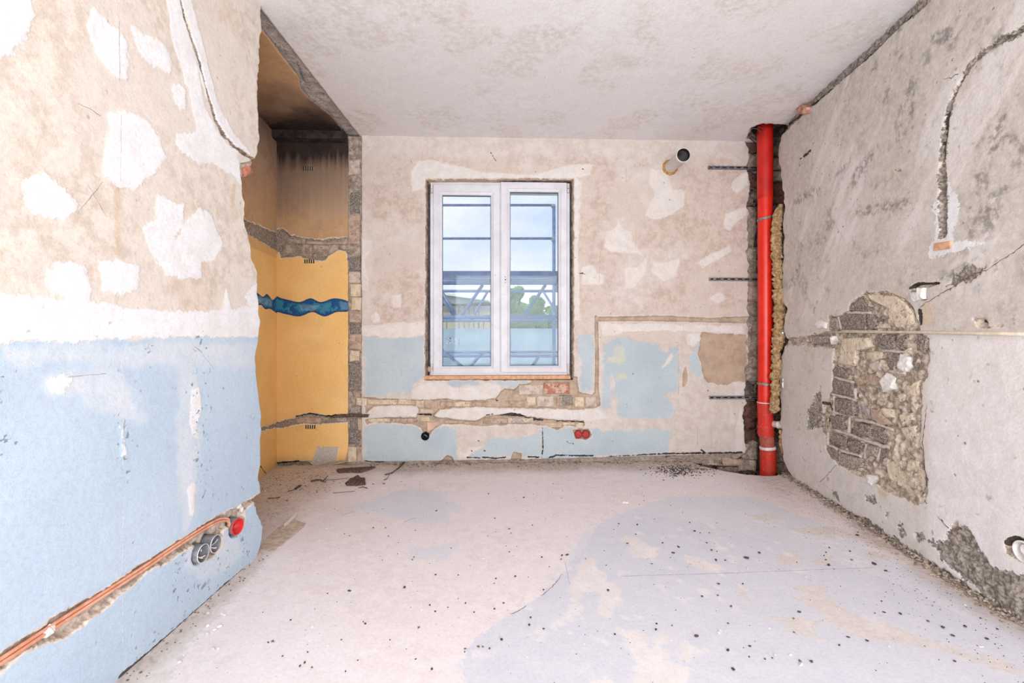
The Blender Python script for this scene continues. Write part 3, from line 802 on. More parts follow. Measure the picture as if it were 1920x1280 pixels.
BWHITE = [[(772, 730), (791, 720), (819, 715), (840, 722), (849, 727), (894, 724), (917, 717), (937, 724), (939, 732), (930, 745), (907, 748), (866, 750), (829, 747), (800, 749), (772, 747)],
          [(686, 771), (692, 764), (716, 760), (754, 760), (780, 763), (785, 771), (782, 781), (754, 783), (716, 782), (694, 783)],
          [(810, 779), (819, 769), (847, 765), (901, 764), (969, 766), (1017, 764), (1090, 768), (1124, 766), (1140, 783), (1096, 790), (1072, 789), (1021, 785), (986, 780), (952, 780), (921, 780), (897, 789), (846, 785), (808, 783)],
          [(1220, 317), (1249, 321), (1261, 354), (1284, 358), (1281, 386), (1261, 402), (1229, 411), (1208, 404), (1229, 362), (1217, 341)],
          [(1160, 413), (1168, 429), (1184, 435), (1184, 451), (1204, 476), (1168, 472), (1147, 474), (1133, 463), (1139, 435), (1154, 427)],
          [(1091, 500), (1111, 496), (1119, 512), (1133, 516), (1131, 532), (1091, 534)],
          [(1223, 488), (1237, 494), (1275, 484), (1269, 516), (1245, 528), (1223, 512)],
          [(1172, 502), (1196, 500), (1214, 480), (1212, 510), (1188, 540), (1172, 540)],
          [(1310, 492), (1326, 480), (1367, 461), (1373, 471), (1330, 496), (1318, 501)],
          [(1355, 415), (1363, 398), (1403, 386), (1400, 402), (1367, 431), (1358, 428)],
          [(1367, 352), (1391, 325), (1405, 321), (1403, 346), (1383, 362)],
          [(694, 593), (705, 583), (715, 593), (711, 604), (699, 608)],
          [(770, 321), (782, 301), (822, 301), (900, 322), (1000, 328), (1066, 309), (1111, 309), (1107, 329), (1080, 336), (798, 337), (794, 354), (774, 358)],
          [(676, 447), (697, 451), (694, 472), (684, 488), (692, 524), (688, 545), (676, 540)], [(735, 555), (752, 550), (750, 575), (737, 575)],
          [(676, 610), (740, 606), (799, 603), (799, 629), (740, 634), (676, 629)], [(1076, 330), (1090, 340), (1084, 470), (1088, 600), (1076, 600)],
          [(1125, 606), (1200, 606), (1390, 610), (1398, 627), (1316, 622), (1250, 620), (1180, 622), (1130, 630)],
          [(1289, 625), (1317, 624), (1312, 640), (1300, 652), (1289, 645)], [(1239, 690), (1260, 662), (1262, 672), (1255, 680), (1243, 690)],
          [(1376, 716), (1398, 718), (1396, 745), (1378, 740)], [(1370, 760), (1380, 790), (1366, 800)], [(1388, 760), (1397, 780), (1396, 850), (1378, 845), (1380, 800)],
          [(1330, 560), (1350, 545), (1362, 560), (1345, 570)], [(858, 860), (862, 840), (872, 850), (880, 840), (905, 838), (885, 848), (876, 860)]]
BREC = [[(681, 745), (720, 747), (800, 750), (830, 747), (866, 751), (905, 750), (930, 746), (938, 735), (945, 728), (965, 730), (973, 721), (985, 720), (996, 716), (998, 706), (1082, 706), (1086, 735), (1110, 740), (1116, 735), (1126, 750), (1121, 764),
         (1080, 768), (1030, 766), (960, 765), (900, 763), (860, 764), (825, 768), (812, 778), (795, 780), (783, 776), (786, 768), (780, 760), (740, 759), (700, 761), (692, 768), (686, 775)],
        [(684, 786), (720, 783), (780, 782), (784, 772), (812, 772), (812, 780), (850, 786), (890, 790), (910, 780), (940, 777), (985, 780), (1020, 785), (1060, 788), (1095, 788), (1097, 797), (1090, 806), (1080, 800), (1060, 797), (1045, 806), (1030, 800), (1015, 797), (990, 795),
         (960, 795), (930, 797), (900, 798), (860, 795), (830, 795), (812, 805), (806, 815), (800, 824), (795, 815), (790, 803), (775, 795), (740, 793), (700, 791), (688, 795)],
        [(818, 872), (838, 853), (848, 858), (853, 872)], [(956, 866), (962, 848), (978, 850), (976, 866)], [(1074, 806), (1104, 804), (1110, 816), (1100, 824), (1080, 822)],
        [(790, 812), (804, 812), (804, 824), (792, 824)]]
W_OPEN = [(799, 336), (1075, 335), (1075, 712), (797, 712)]
R_EDGE = BW.pts([(1400, 245), (1397, 265), (1407, 293), (1401, 312), (1408, 346), (1401, 383), (1403, 420), (1401, 453), (1403, 509), (1401, 560), (1398, 579), (1404, 599), (1401, 659), (1396, 718), (1398, 748), (1392, 786), (1396, 822), (1398, 849), (1385, 860), (1340, 870), (1310, 878)])
bz = np.array([q[1] for q in R_EDGE]); bu = np.array([q[0] for q in R_EDGE]); o_ = np.argsort(bz); bz, bu = bz[o_], bu[o_]


def back_fields(U, V):
    A = {}
    A['blue'] = polys(BW, U, V, BBLUE, .010, 16, 81)
    A['white'] = polys(BW, U, V, BWHITE, .010, 18, 82)
    A['yel'] = polys(BW, U, V, [[(1152, 650), (1170, 650), (1172, 675), (1165, 685), (1152, 680), (1140, 680), (1138, 670), (1150, 665)], [(1154, 698), (1175, 700), (1178, 710), (1160, 712)]], .01, 20, 83)
    A['tan'] = polys(BW, U, V, [[(1316, 623), (1400, 627), (1402, 640), (1402, 715), (1375, 715), (1365, 722), (1345, 720), (1327, 715), (1319, 705), (1315, 682), (1309, 665), (1312, 642)],
                                [(945, 728), (965, 730), (960, 748), (940, 748)], [(1280, 700), (1287, 687), (1290, 715), (1281, 728)]], .008, 26, 84)
    ch = lines(BW, U, V, [([(1406, 599), (1330, 600), (1250, 597), (1180, 597), (1119, 598)], [.030, .018, .023, .020, .018]), ([(1118, 594), (1120, 660), (1119, 730), (1122, 758)], [.014, .015, .017, .02])], .005, 40, 85)
    op = new_field(U); poly_sdf(U, V, BW.pts(W_OPEN), op)
    ring = op + .003 + .022 * fbm(U, V, 26, 5, 86)
    A['open'] = op + .003 * fbm(U, V, 40, 3, 87)
    A['rec'] = np.maximum(np.maximum(polys(BW, U, V, BREC, .007, 34, 88), ch), ring)
    zb = np.interp(U, [BW.px(x, 860)[0] for x in (676, 960, 1250, 1400)], [BW.px(676, 866)[1], BW.px(960, 862)[1], BW.px(1250, 854)[1], BW.px(1400, 850)[1]])
    A['raw'] = sstep(-.004, .006, zb - V + .012 * fbm(U, V, 24, 4, 89))
    A['raw'] = np.maximum(A['raw'], sstep(.002, .014, op) * .2)
    top = sstep(2.50, 2.62, V + .08 * fbm(U, V, 6, 4, 90)) * .8
    rt = sstep(1.15, 1.35, U + .2 * fbm(U, V, 5, 4, 91)) * sstep(1.15, 1.0, V) * .0
    sk = sstep(.02, .16, fbm(U, V, 3.6, 5, 92)) * .75
    low = sstep(.98, .9, V + .05 * fbm(U, V, 8, 3, 93)) * .75
    A['lightb'] = np.clip(np.maximum.reduce([top, sk, low, rt]), 0, 1)
    A['dark'] = np.maximum(lines(BW, U, V, [([(684, 863), (700, 866), (722, 866)], .005), ([(876, 857), (900, 858)], .004), ([(905, 857), (930, 859), (948, 857)], .006), ([(990, 856), (1014, 857)], .005), ([(1017, 800), (1018, 840), (1016, 858)], [.002, .006, .005]),
                                            ([(1030, 858), (1046, 853), (1075, 854), (1112, 854)], .007), ([(1130, 856), (1190, 853), (1250, 850), (1330, 849), (1392, 848)], [.002, .003, .006, .008, .006]), ([(1315, 843), (1322, 848)], .007),
                                            ([(938, 778), (955, 776), (975, 778), (986, 781)], [.002, .014, .012, .004]), ([(986, 783), (1000, 786), (1017, 788)], .009), ([(1044, 789), (1070, 790), (1096, 792)], .005),
                                            ([(784, 777), (808, 778)], .008), ([(912, 778), (924, 776)], .004), ([(1062, 826), (1067, 831), (1077, 832)], .002)], .006, 50, 94),
                           lines(BW, U, V, [([(920, 286), (930, 302)], .003), ([(770, 300), (775, 310)], .002), ([(1092, 316), (1094, 318)], .004), ([(1254, 373), (1256, 375)], .004), ([(1271, 745), (1274, 720)], .0015), ([(1145, 587), (1146, 588)], .004),
                                            ([(930, 750), (933, 752)], .006), ([(897, 826), (898, 827)], .005), ([(908, 844), (909, 845)], .005), ([(884, 845), (885, 846)], .005), ([(1086, 512), (1096, 514)], .003), ([(1092, 512), (1093, 513)], .006),
                                            ([(1186, 700), (1187, 701)], .004), ([(1175, 757), (1176, 766)], .002), ([(1327, 731), (1328, 732)], .004)]))
    A['raw'] = np.clip(A['raw'], 0, 1)
    return A


def back_disp(U, V, A):
    d = .006 * fbm(U, V, 2.5, 3, 95) + .0012 * fbm(U, V, 50, 3, 96)
    d += .001 * sstep(-.002, .003, A['white'])
    d -= .008 * sstep(-.003, .008, A['tan'])
    d -= (.020 + .014 * fbm(U, V, 34, 4, 97)) * sstep(-.002, .009, A['rec'])
    d -= (.014 + .02 * fbm(U, V, 22, 4, 98)) * A['raw'] * (A['open'] < 0)
    d -= .075 * sstep(-.002, .010, A['open']) + .05 * cup_holes(BW, U, V, [(1085, 814.5, .032), (1099, 814.5, .032), (797, 818, .033)])
    return d


STUB_L, STUB_R = BW.px(652, 500)[0], BW.px(678, 500)[0]
wall_back = panel('wall_back', BW, -.02, HC, .0066, .0066, lambda v: STUB_R + .008 * fbm(v, v * 0, 18, 5, 101), lambda v: np.interp(v, bz, bu) + .05 * fbm(v, v * 0, 18, 6, 102),
                  M_BACK, back_fields, back_disp, wrap0=[.006, .015, .03], wrap1=[.008, .02, .05, .09, .14], hole='open')
tag(wall_back, 'back wall with window, beige plaster above and light blue paint remains below', 'wall', kind='structure')

# bricks laid bare in the chases of the back wall
def brick_px(pl, parent, quad, d0, d1, mat, bev=.005, jit=.002, name='brick', sub=2):
    return block(name, pl, pl.pts(quad), d0, d1, mat, parent, bev, jit, sub)


def rect(x0, y0, x1, y1): return [(x0, y1), (x1, y1), (x1, y0), (x0, y0)]


for q, m in [((973, 722, 1019, 740), M_PINKSTONE), ((1020, 718, 1068, 738), M_RBRICK), ((988, 744, 1004, 761), M_YBRICK), ((1007, 743, 1039, 763), M_PINKSTONE), ((1044, 742, 1054, 761), M_BBRICK),
             ((1078, 744, 1096, 763), M_YBRICK), ((1099, 744, 1119, 763), M_PINKSTONE), ((948, 752, 984, 763), M_BBRICK), ((690, 749, 743, 758), M_YBRICK), ((746, 749, 770, 758), M_YBRICK), ((779, 751, 794, 763), M_YBRICK), ((796, 750, 820, 765), M_BBRICK), ((824, 753, 850, 762), M_BBRICK),
             ((852, 753, 880, 762), M_YBRICK), ((883, 754, 915, 762), M_BBRICK), ((787, 767, 812, 775), M_YBRICK), ((787, 781, 805, 790), M_YBRICK), ((690, 785, 730, 791), M_YBRICK), ((733, 785, 782, 792), M_BBRICK), ((832, 788, 870, 794), M_BBRICK),
             ((905, 784, 950, 794), M_BBRICK), ((953, 784, 1000, 793), M_PINKSTONE), ((1056, 792, 1078, 797), M_YBRICK), ((1080, 793, 1094, 803), M_YBRICK)]:
    brick_px(BW, wall_back, rect(*q), -.04, -.006 if m is not M_PINKSTONE else -.010, m)
brick_px(BW, wall_back, [(799, 792), (822, 792), (812, 805), (801, 812)], -.04, -.006, simple('pink_brick', lin(226, 192, 170), lin(210, 172, 150), 24, .9), name='brick')
# ribbed hollow tiles (fine upright ribs)
def ribbed(x0, y0, x1, y1, n, mat, parent):
    u0, v1 = BW.px(x0, y0); u1, v0 = BW.px(x1, y1); mb = MB(); mb.box(BW, u0, u1, v0, v1, -.04, -.014); w = (u1 - u0) / n
    for i in range(n): mb.box(BW, u0 + (i + .2) * w, u0 + (i + .75) * w, v0, v1, -.02, -.007)
    return mb.obj('brick', mat, parent)


ribbed(1049, 741, 1075, 760, 13, M_PUMICE_L, wall_back)
ribbed(1021, 793, 1053, 801, 15, M_YBRICK, wall_back)
mb = MB(); u0, v1 = BW.px(996, 710); u1, v0 = BW.px(1080, 716); mb.box(BW, u0, u1, v0, v1, -.08, -.03); mb.obj('sill_gap_shade', M_DARK, wall_back)  # near-black box painting the shade of the gap under the sill
# exterior masonry and the reveal round the window
WP = BW.off(-.055)                                           # plane of the window's room side
ru0, rv0 = BW.px(800, 711); ru1, rv1 = BW.px(1074, 337)
for nm, a in (('window_reveal', (ru0 - .30, ru0 + .004, rv0 - .3, rv1 + .3)), ('window_reveal', (ru1 - .004, ru1 + .3, rv0 - .3, rv1 + .3)),
              ('window_reveal', (ru0 - .3, ru1 + .3, rv1 - .004, rv1 + .3)), ('window_reveal', (ru0 - .3, ru1 + .3, rv0 - .3, rv0 + .004))):
    mb = MB(); mb.box(BW, a[0], a[1], a[2], a[3], -.33, -.034); mb.obj(nm, M_RAWDARK, wall_back)
for a in ((-1.0, ru0, -1.2, 3.2), (ru1, 4.4, -1.2, 3.2), (ru0, ru1, rv1, 3.2), (ru0, ru1, -1.2, rv0)):
    mb = MB(); mb.box(BW, a[0], a[1], a[2], a[3], -.45, -.32); mb.obj('outer_leaf', M_PLAIN, wall_back)

# ------------------------------------------------------------------ masonry stub left where the partition met the back wall
def sfields(U, V): return {'rec': np.full(U.shape, .03), 'beige': np.zeros(U.shape), 'white': new_field(U), 'dark': new_field(U)}


wall_stub = panel('wall_stub', BW, -.02, HC, .012, .012, lambda v: STUB_L - .045 + .012 * fbm(v, v * 0, 20, 4, 111), STUB_R + .02, M_RAW, sfields,
                  lambda U, V, A: -.016 + .02 * fbm(U, V, 26, 4, 112))
tag(wall_stub, 'upright strip of bare bricks where the partition once met the back wall', 'wall', kind='structure')
for x0, y0, x1, y1, m in [(653, 262, 673, 296, M_RAW), (653, 299, 674, 327, M_PINKSTONE), (654, 329, 674, 357, M_RAW), (656, 360, 673, 399, M_PUMICE), (652, 402, 675, 456, M_BBRICK), (652, 459, 675, 482, M_RAW), (655, 484, 675, 507, M_PUMICE), (653, 509, 675, 530, M_PINKSTONE),
                          (657, 533, 676, 555, M_YBRICK), (658, 557, 676.5, 581, M_YBRICK), (655, 583, 677, 604, M_BBRICK), (656, 606, 677, 625, M_PUMICE), (654, 627, 677, 655, M_BBRICK), (656, 657, 673, 677, M_YBRICK), (654, 679, 678, 705, M_PUMICE), (654, 707, 678, 733, M_PUMICE),
                          (661, 734, 674, 744, M_BBRICK), (657, 746, 666, 760, M_BBRICK), (668, 746, 688, 760, M_YBRICK), (656, 762, 676, 774, M_PUMICE_L), (655, 785, 669, 806, M_PUMICE), (670, 785, 682, 806, M_BBRICK), (655, 808, 674, 832, M_PUMICE), (652, 838, 668, 866, M_YBRICK), (669, 838, 678, 866, M_BBRICK)]:
    brick_px(BW, wall_stub, rect(x0, y0, x1, y1), -.05, random.uniform(-.006, .006), m, .005, .0025)

# ------------------------------------------------------------------ alcove (yellow, sooty)
YEL = [[(510, 476), (523, 473), (527, 483), (562, 479), (574, 485), (607, 489), (619, 477), (635, 468), (648, 470), (653, 489), (653, 778), (643, 778), (615, 780), (580, 774), (558, 780), (550, 784), (522, 792), (510, 792)],
       [(510, 803), (521, 802), (562, 794), (602, 794), (653, 790), (654, 839), (647, 863), (560, 864), (510, 868)]]
WAVE_B = [(505, 545), (521, 556), (541, 562), (562, 566), (582, 559), (602, 566), (627, 559), (654, 566), (654, 583), (631, 585), (608, 593), (586, 585), (562, 593), (537, 589), (521, 585), (512, 588)]


def spline(pts, n=6):
    out = []; m = len(pts)
    for i in range(m):
        p = [np.array(pts[(i + k) % m], float) for k in (-1, 0, 1, 2)]
        for j in range(n):
            t = j / n; out.append(tuple(.5 * ((2 * p[1]) + (-p[0] + p[2]) * t + (2 * p[0] - 5 * p[1] + 4 * p[2] - p[3]) * t * t + (-p[0] + 3 * p[1] - 3 * p[2] + p[3]) * t ** 3)))
    return out


def alc_back_fields(U, V):
    A = {}
    A['yellow'] = polys(BW, U, V, YEL, .006, 26, 121)
    A['wave'] = polys(BW, U, V, [spline(WAVE_B)], .001, 20, 122)
    A['wave_pale'] = polys(BW, U, V, [[(638, 566), (651, 568), (652, 580), (640, 580)], [(560, 572), (600, 572), (590, 582), (565, 582)]])  # paler patches inside the blue wave band
    A['grey'] = polys(BW, U, V, [[(594, 837), (636, 837), (630, 863), (586, 875), (576, 872), (588, 858)]], .003, 30, 123)
    bare = polys(BW, U, V, [[(500, 428), (519, 430), (527, 428), (546, 441), (574, 447), (602, 449), (656, 444), (656, 500), (653, 489), (648, 470), (635, 468), (619, 477), (607, 489), (574, 485), (562, 479), (527, 483), (523, 473), (500, 470)],
                            [(500, 792), (522, 792), (550, 784), (558, 780), (580, 774), (615, 780), (643, 778), (656, 776), (656, 790), (602, 794), (562, 794), (521, 802), (500, 803)], [(500, 868), (560, 864), (580, 866), (590, 876), (656, 866), (656, 920), (500, 920)]], .008, 30, 124)
    A['rec'] = bare
    A['ochre'] = np.clip(sstep(2.22, 1.95, V + .12 * fbm(U, V, 4, 4, 125)) * sstep(1.80, 1.86, V) + .25 * sstep(.05, .25, fbm(U, V, 5, 4, 126)) * (V < 1.7), 0, 1) * .8
    streak = fbm(U * 60, V * 1.5, 1, 5, 127)
    s = .74 * sstep(2.40, 2.66, V + .05 * fbm(U, V, 6, 3, 128) + .10 * streak) + .50 * sstep(1.90, 2.55, V + .12 * fbm(U, V, 5, 3, 130)) + .22 * streak * sstep(1.85, 2.2, V)
    s = np.maximum(s, .35 * sstep(.12, .0, V))
    A['soot'] = np.clip(s, 0, .97)
    A['dark'] = lines(BW, U, V, [([(555, 780), (580, 775), (605, 779), (620, 780), (640, 777), (656, 778)], [.004, .009, .005, .008, .008, .008]), ([(520, 868), (560, 864)], .008), ([(575, 720), (576, 728)], .002), ([(602, 500), (603, 501)], .003)], .006, 40, 129)
    return A


def alc_disp(U, V, A):
    return .005 * fbm(U, V, 3, 3, 131) - (.018 + .014 * fbm(U, V, 34, 4, 132)) * sstep(-.002, .009, A['rec'])


wall_ab = panel('wall_alcove_back', BW, -.02, HC + .02, .0085, .0085, -.80, lambda v: STUB_L + .003 + .010 * fbm(v, v * 0, 24, 5, 133), M_ALC, alc_back_fields, alc_disp, wrap1=[.005, .012, .025])
tag(wall_ab, 'yellow alcove wall with painted blue wave band and sooty brown upper part', 'wall', kind='structure')
for x0, y0, x1, y1, m in [(527, 458, 583, 478, M_RAW), (586, 458, 632, 481, M_RAW), (528, 446, 570, 456, M_RAW), (573, 452, 650, 457, M_BBRICK), (634, 458, 650, 466, M_RAW), (552, 783, 600, 792, M_BBRICK), (603, 783, 650, 790, M_RAW)]:
    brick_px(BW, wall_ab, rect(x0, y0, x1, y1), -.05, -.010, m, .006, .003)


def alc_left_fields(U, V):
    A = {}
    A['yellow'] = polys(AL, U, V, [[(400, 415), (464, 438), (493, 453), (524, 470), (524, 792), (491, 802), (400, 830)], [(400, 836), (491, 806), (524, 798), (524, 900), (400, 980)]], .006, 26, 141)
    A['wave'] = polys(AL, U, V, [spline([(470, 540), (484, 550), (493, 556), (501, 551), (511, 562), (519, 556), (524, 558), (524, 587), (519, 587), (507, 579), (497, 579), (490, 572), (484, 572), (470, 568)])], .001, 20, 142)
    A['wave_pale'] = polys(AL, U, V, [[(484, 555), (510, 562), (510, 575), (484, 568)]])
    A['grey'] = new_field(U)
    A['rec'] = polys(AL, U, V, [[(400, 385), (460, 412), (480, 420), (517, 436), (526, 440), (526, 474), (493, 453), (464, 438), (400, 412)], [(400, 830), (491, 801), (526, 791), (526, 799), (491, 808), (400, 838)]], .010, 30, 143)
    n = fbm(U, V, 4, 4, 144)
    A['ochre'] = np.clip(sstep(2.5, 1.95, V + .2 * n) * (V > 1.7) * .8 + .35 * sstep(.5, .0, V), 0, 1)
    A['soot'] = np.clip(sstep(2.35, 2.85, V + .25 * n) * .75 + .25 * sstep(.12, .0, V), 0, 1) * sstep(-.6, .35, U)
    A['dark'] = lines(AL, U, V, [([(485, 869), (494, 882), (503, 893)], .006)], .004, 50, 145)
    return A


wall_al = panel('wall_alcove_left', AL, -.02, HC + .02, .010, .012, -.95, .47, M_ALC, alc_left_fields, alc_disp)
tag(wall_al, 'side wall of the yellow alcove behind the broken partition', 'wall', kind='structure')
mb = MB(); mb.wbox(-1.90, -1.755, -2.3, 2.42, 0, HC + .05); mb.obj('plaster', M_ALC, wall_al)
mb = MB(); mb.wbox(-2.4, -2.05, -2.3, 4.2, -.2, HC + .2); mb.obj('outer_leaf', M_PLAIN, wall_al)
mb = MB(); mb.wbox(-1.9, -1.3, 1.2, 1.3, 0, HC + .05); mb.obj('closing_wall', M_PLAIN, wall_al)

# ------------------------------------------------------------------ room shell: right wall
RX = lambda L, x0, y0, s: [(x0 + a / s, y0 + b / s) for a, b in L]
RPATCH = [(1588, 584), (1595, 566), (1613, 554), (1622, 548), (1661, 547), (1690, 557), (1711, 575), (1722, 608), (1722, 619), (1742, 633), (1740, 701), (1729, 716), (1729, 766), (1726, 823), (1733, 870), (1740, 895), (1740, 942), (1719, 945), (1675, 927), (1632, 902), (1568, 870), (1548, 845), (1546, 816),
          (1539, 805), (1543, 759), (1561, 730), (1562, 687), (1564, 654), (1550, 651), (1525, 651), (1482, 647), (1470, 648), (1470, 634), (1492, 633), (1525, 626), (1553, 622), (1553, 592), (1570, 595)]
RE = RW.pts([(1478, 225), (1469, 236), (1459, 281), (1466, 332), (1471, 380), (1469, 425), (1469, 481), (1466, 560), (1477, 578), (1469, 611), (1475, 638), (1465, 668), (1462, 718), (1463, 766), (1465, 822), (1469, 864), (1484, 890), (1490, 905)])
rz = np.array([q[1] for q in RE]); ru = np.array([q[0] for q in RE]); o_ = np.argsort(rz); rz, ru = rz[o_], ru[o_]
GROOVE = [((1768, 438), .020), ((1767, 400), .022), ((1766, 330), .022), ((1767, 290), .014), ((1772, 240), .018), ((1778, 205), .012), ((1790, 175), .008), ((1806, 145), .007), ((1830, 110), .010), ((1870, 80), .010), ((1905, 62), .014), ((1960, 30), .014)]


def right_fields(U, V):
    A = {}
    A['white'] = polys(RW, U, V, [[(1748, 385), (1754, 449), (1741, 462), (1741, 482), (1760, 480), (1795, 474), (1846, 455), (1830, 451), (1791, 451), (1786, 440), (1803, 379), (1784, 359), (1774, 335), (1764, 360)]], .012, 30, 151)
    r1 = polys(RW, U, V, [RPATCH], .011, 26, 152)
    gv = lines(RW, U, V, [([q[0] for q in GROOVE], [q[1] * .8 for q in GROOVE])], .005, 40, 153)
    sm = polys(RW, U, V, [[(1706, 545), (1710, 533), (1735, 529), (1763, 529), (1760, 534), (1738, 540), (1738, 562), (1712, 562)], [(1823, 597), (1848, 598), (1852, 611), (1884, 607), (1880, 612), (1850, 616), (1835, 614)],
                           [(1722, 579), (1727, 579), (1729, 605), (1721, 608)], [(1883, 1022), (1890, 1010), (1905, 1004), (1925, 1012), (1950, 1030), (1945, 1075), (1915, 1055), (1890, 1038)],
                           [(1780, 985), (1795, 975), (1800, 990), (1790, 998)], [(1500, 297), (1520, 280), (1519, 287), (1503, 300)], [(1675, 318), (1690, 317), (1688, 323), (1678, 323)]], .006, 40, 154)
    A['rec'] = np.maximum.reduce([r1, gv, sm])
    tp = V - 2.655 + .03 * fbm(U, V * .2, 6, 5, 149)
    A['rec'] = np.maximum(A['rec'], np.clip(tp, -.06, .06))
    A['patch'] = r1
    A['rubble'] = polys(RW, U, V, [[(1743, 1015), (1770, 1010), (1791, 988), (1815, 988), (1835, 1026), (1856, 1063), (1885, 1075), (1960, 1090), (1990, 1230), (1920, 1170), (1870, 1132), (1800, 1080), (1767, 1050)],
                                   [(1682, 985), (1693, 983), (1700, 1003), (1692, 1010)], [(1715, 1000), (1730, 993), (1733, 1010), (1722, 1018)], [(1655, 958), (1668, 957), (1662, 972)], [(1622, 930), (1640, 930), (1645, 945), (1625, 946)], [(1562, 922), (1567, 920), (1573, 938), (1568, 936)],
                                   [(1480, 890), (1500, 905), (1640, 985), (1760, 1062), (1920, 1163), (1920, 1190), (1700, 1060), (1480, 915)],
                                   [(1515, 770), (1540, 720), (1541, 800), (1512, 806)], [(1775, 535), (1800, 500), (1850, 500), (1830, 520), (1790, 538)]], .014, 18, 155)
    A['rubble'] = np.maximum.reduce([A['rubble'], gv + .004, np.clip(tp, -.06, .06)])
    A['ochre'] = polys(RW, U, V, [[(1620, 545), (1680, 548), (1700, 560), (1720, 590), (1712, 618), (1660, 618), (1662, 580), (1625, 565)], [(1730, 572), (1748, 568), (1750, 600), (1740, 610), (1730, 600)], [(1640, 900), (1700, 930), (1650, 930)]], .010, 20, 156)
    n = fbm(U, V, 2.6, 5, 157); n2 = fbm(U, V, 11, 5, 158)
    hi = sstep(.9, 2.3, V + .8 * n)
    da = fbm((U * -.62 + V * .78) * 2.2, (U * .78 + V * .62) * 9, 1, 6, 147)
    A['upper_grey'] = np.clip(sstep(.04, .24, da) * .6 * sstep(.9, 1.4, V) + hi * .65 + sstep(.0, .2, n2 + .3 * n) * .6 * sstep(.8, 1.5, V), 0, 1)  # greyer towards the top, with diagonal streaks and mottling
    px_ = RW.px(1735, 700)[0]
    A['pale'] = np.clip(sstep(.05, .22, -da) * .6 * sstep(.9, 1.6, V) + sstep(px_ + .02, px_ - .06, U + .02 * n2) * sstep(1.12, 1.05, V + .06 * n) * .9 + sstep(.42, .30, V + .1 * n) * .4, 0, 1)
    st = sstep(.16, .30, n2 + .35 * n) * sstep(1.0, 1.5, V) * .7
    f = polys(RW, U, V, [[(1838, 387), (1855, 370), (1873, 363), (1877, 402), (1850, 445), (1842, 442), (1838, 410)], [(1488, 375), (1505, 362), (1530, 352), (1540, 355), (1510, 375), (1488, 383)], [(1600, 395), (1640, 380), (1720, 378), (1700, 392), (1610, 405)],
                         [(1594, 330), (1620, 300), (1634, 285), (1630, 305), (1600, 335)], [(1855, 260), (1880, 215), (1886, 210), (1876, 245)], [(1830, 270), (1880, 255), (1910, 250), (1920, 265), (1850, 285)], [(1755, 525), (1800, 500), (1830, 480), (1850, 470), (1800, 520)],
                         [(1740, 60), (1800, 55), (1790, 90), (1750, 80)], [(1700, 240), (1700, 140), (1715, 150), (1712, 240)]], .02, 18, 159)
    A['stain'] = np.maximum(st, sstep(-.015, .012, f) * .85)
    pt = sstep(.27, .34, fbm(U, V, 26, 3, 160)) * .8
    A['stain'] = np.maximum(A['stain'], pt)
    A['dark'] = (lines(RW, U, V, [([(1766, 300), (1770, 250), (1776, 210)], [.004, .008, .006]), ([(1500, 298), (1518, 282)], [.005, .004]), ([(1706, 540), (1720, 532), (1760, 531)], .006), ([(1723, 582), (1726, 606)], .009),
                                            ([(1886, 1018), (1905, 1008), (1935, 1025)], .010), ([(1840, 602), (1850, 606)], .008), ([(1700, 34), (1631, 104), (1560, 163), (1518, 197), (1470, 236)], [.010, .008, .010, .007, .01]), ([(1543, 755), (1553, 757), (1556, 768)], .012), ([(1548, 782), (1552, 790)], .01)], .005, 50, 161))
    return A


def right_disp(U, V, A):
    d = .010 * fbm(U, V, 2.2, 4, 165) + .003 * fbm(U, V, 30, 4, 166)
    pt = A.pop('patch'); d -= .05 * cup_holes(RW, U, V, [(1915, 1034, .039)])
    sh = np.where(pt > -.02, sstep(RW.px(1690, 700)[0], RW.px(1640, 700)[0], U) * .65 + .35, 1.0)
    d -= (.018 * sh + .012 * fbm(U, V, 40, 4, 167)) * sstep(-.002, .012, A['rec'])
    d += (.034 * fbm(U, V, 20, 5, 168) + .030 * fbm(U, V, 55, 4, 170)) * sstep(0, .03, pt)
    d += .03 * fbm(U, V, 60, 4, 169) * sstep(-.005, .02, A['rubble']) - .006 * sstep(-.005, .01, A['rubble'])
    return d


wall_right = panel('wall_right', RW, -.03, HC + .03, .0062, .0062, -.24, lambda v: np.interp(v, rz, ru) + .05 * fbm(v, v * 0, 18, 6, 171), M_RIGHT, right_fields, right_disp, wrap1=[.008, .02, .05, .09, .14, .2])
tag(wall_right, 'rough grey right wall with a patch of bare pumice blocks', 'wall', kind='structure')
panel('plaster_face', RW, -.03, HC + .03, .02, .03, -1.5, -.238, M_RIGHT, right_fields, right_disp, wall_right)
mb = MB()
mb.box(RW, -4.2, -3.1, 0, HC, -.15, 0); mb.box(RW, -3.2, -1.5, 2.4, HC, -.15, 0); mb.box(RW, -3.2, -1.5, 0, .3, -.15, 0); mb.box(RW, -1.62, 2.6, -.5, 3.0, -.55, -.40)
mb.box(RW, -1.62, -.9, 0, HC, -.4, -.04)
mb.obj('plaster', M_PLAIN, wall_right)
S1 = lambda L: RX(L, 1520, 540, 5.333)
S2 = lambda L: RX(L, 1520, 720, 5.333)
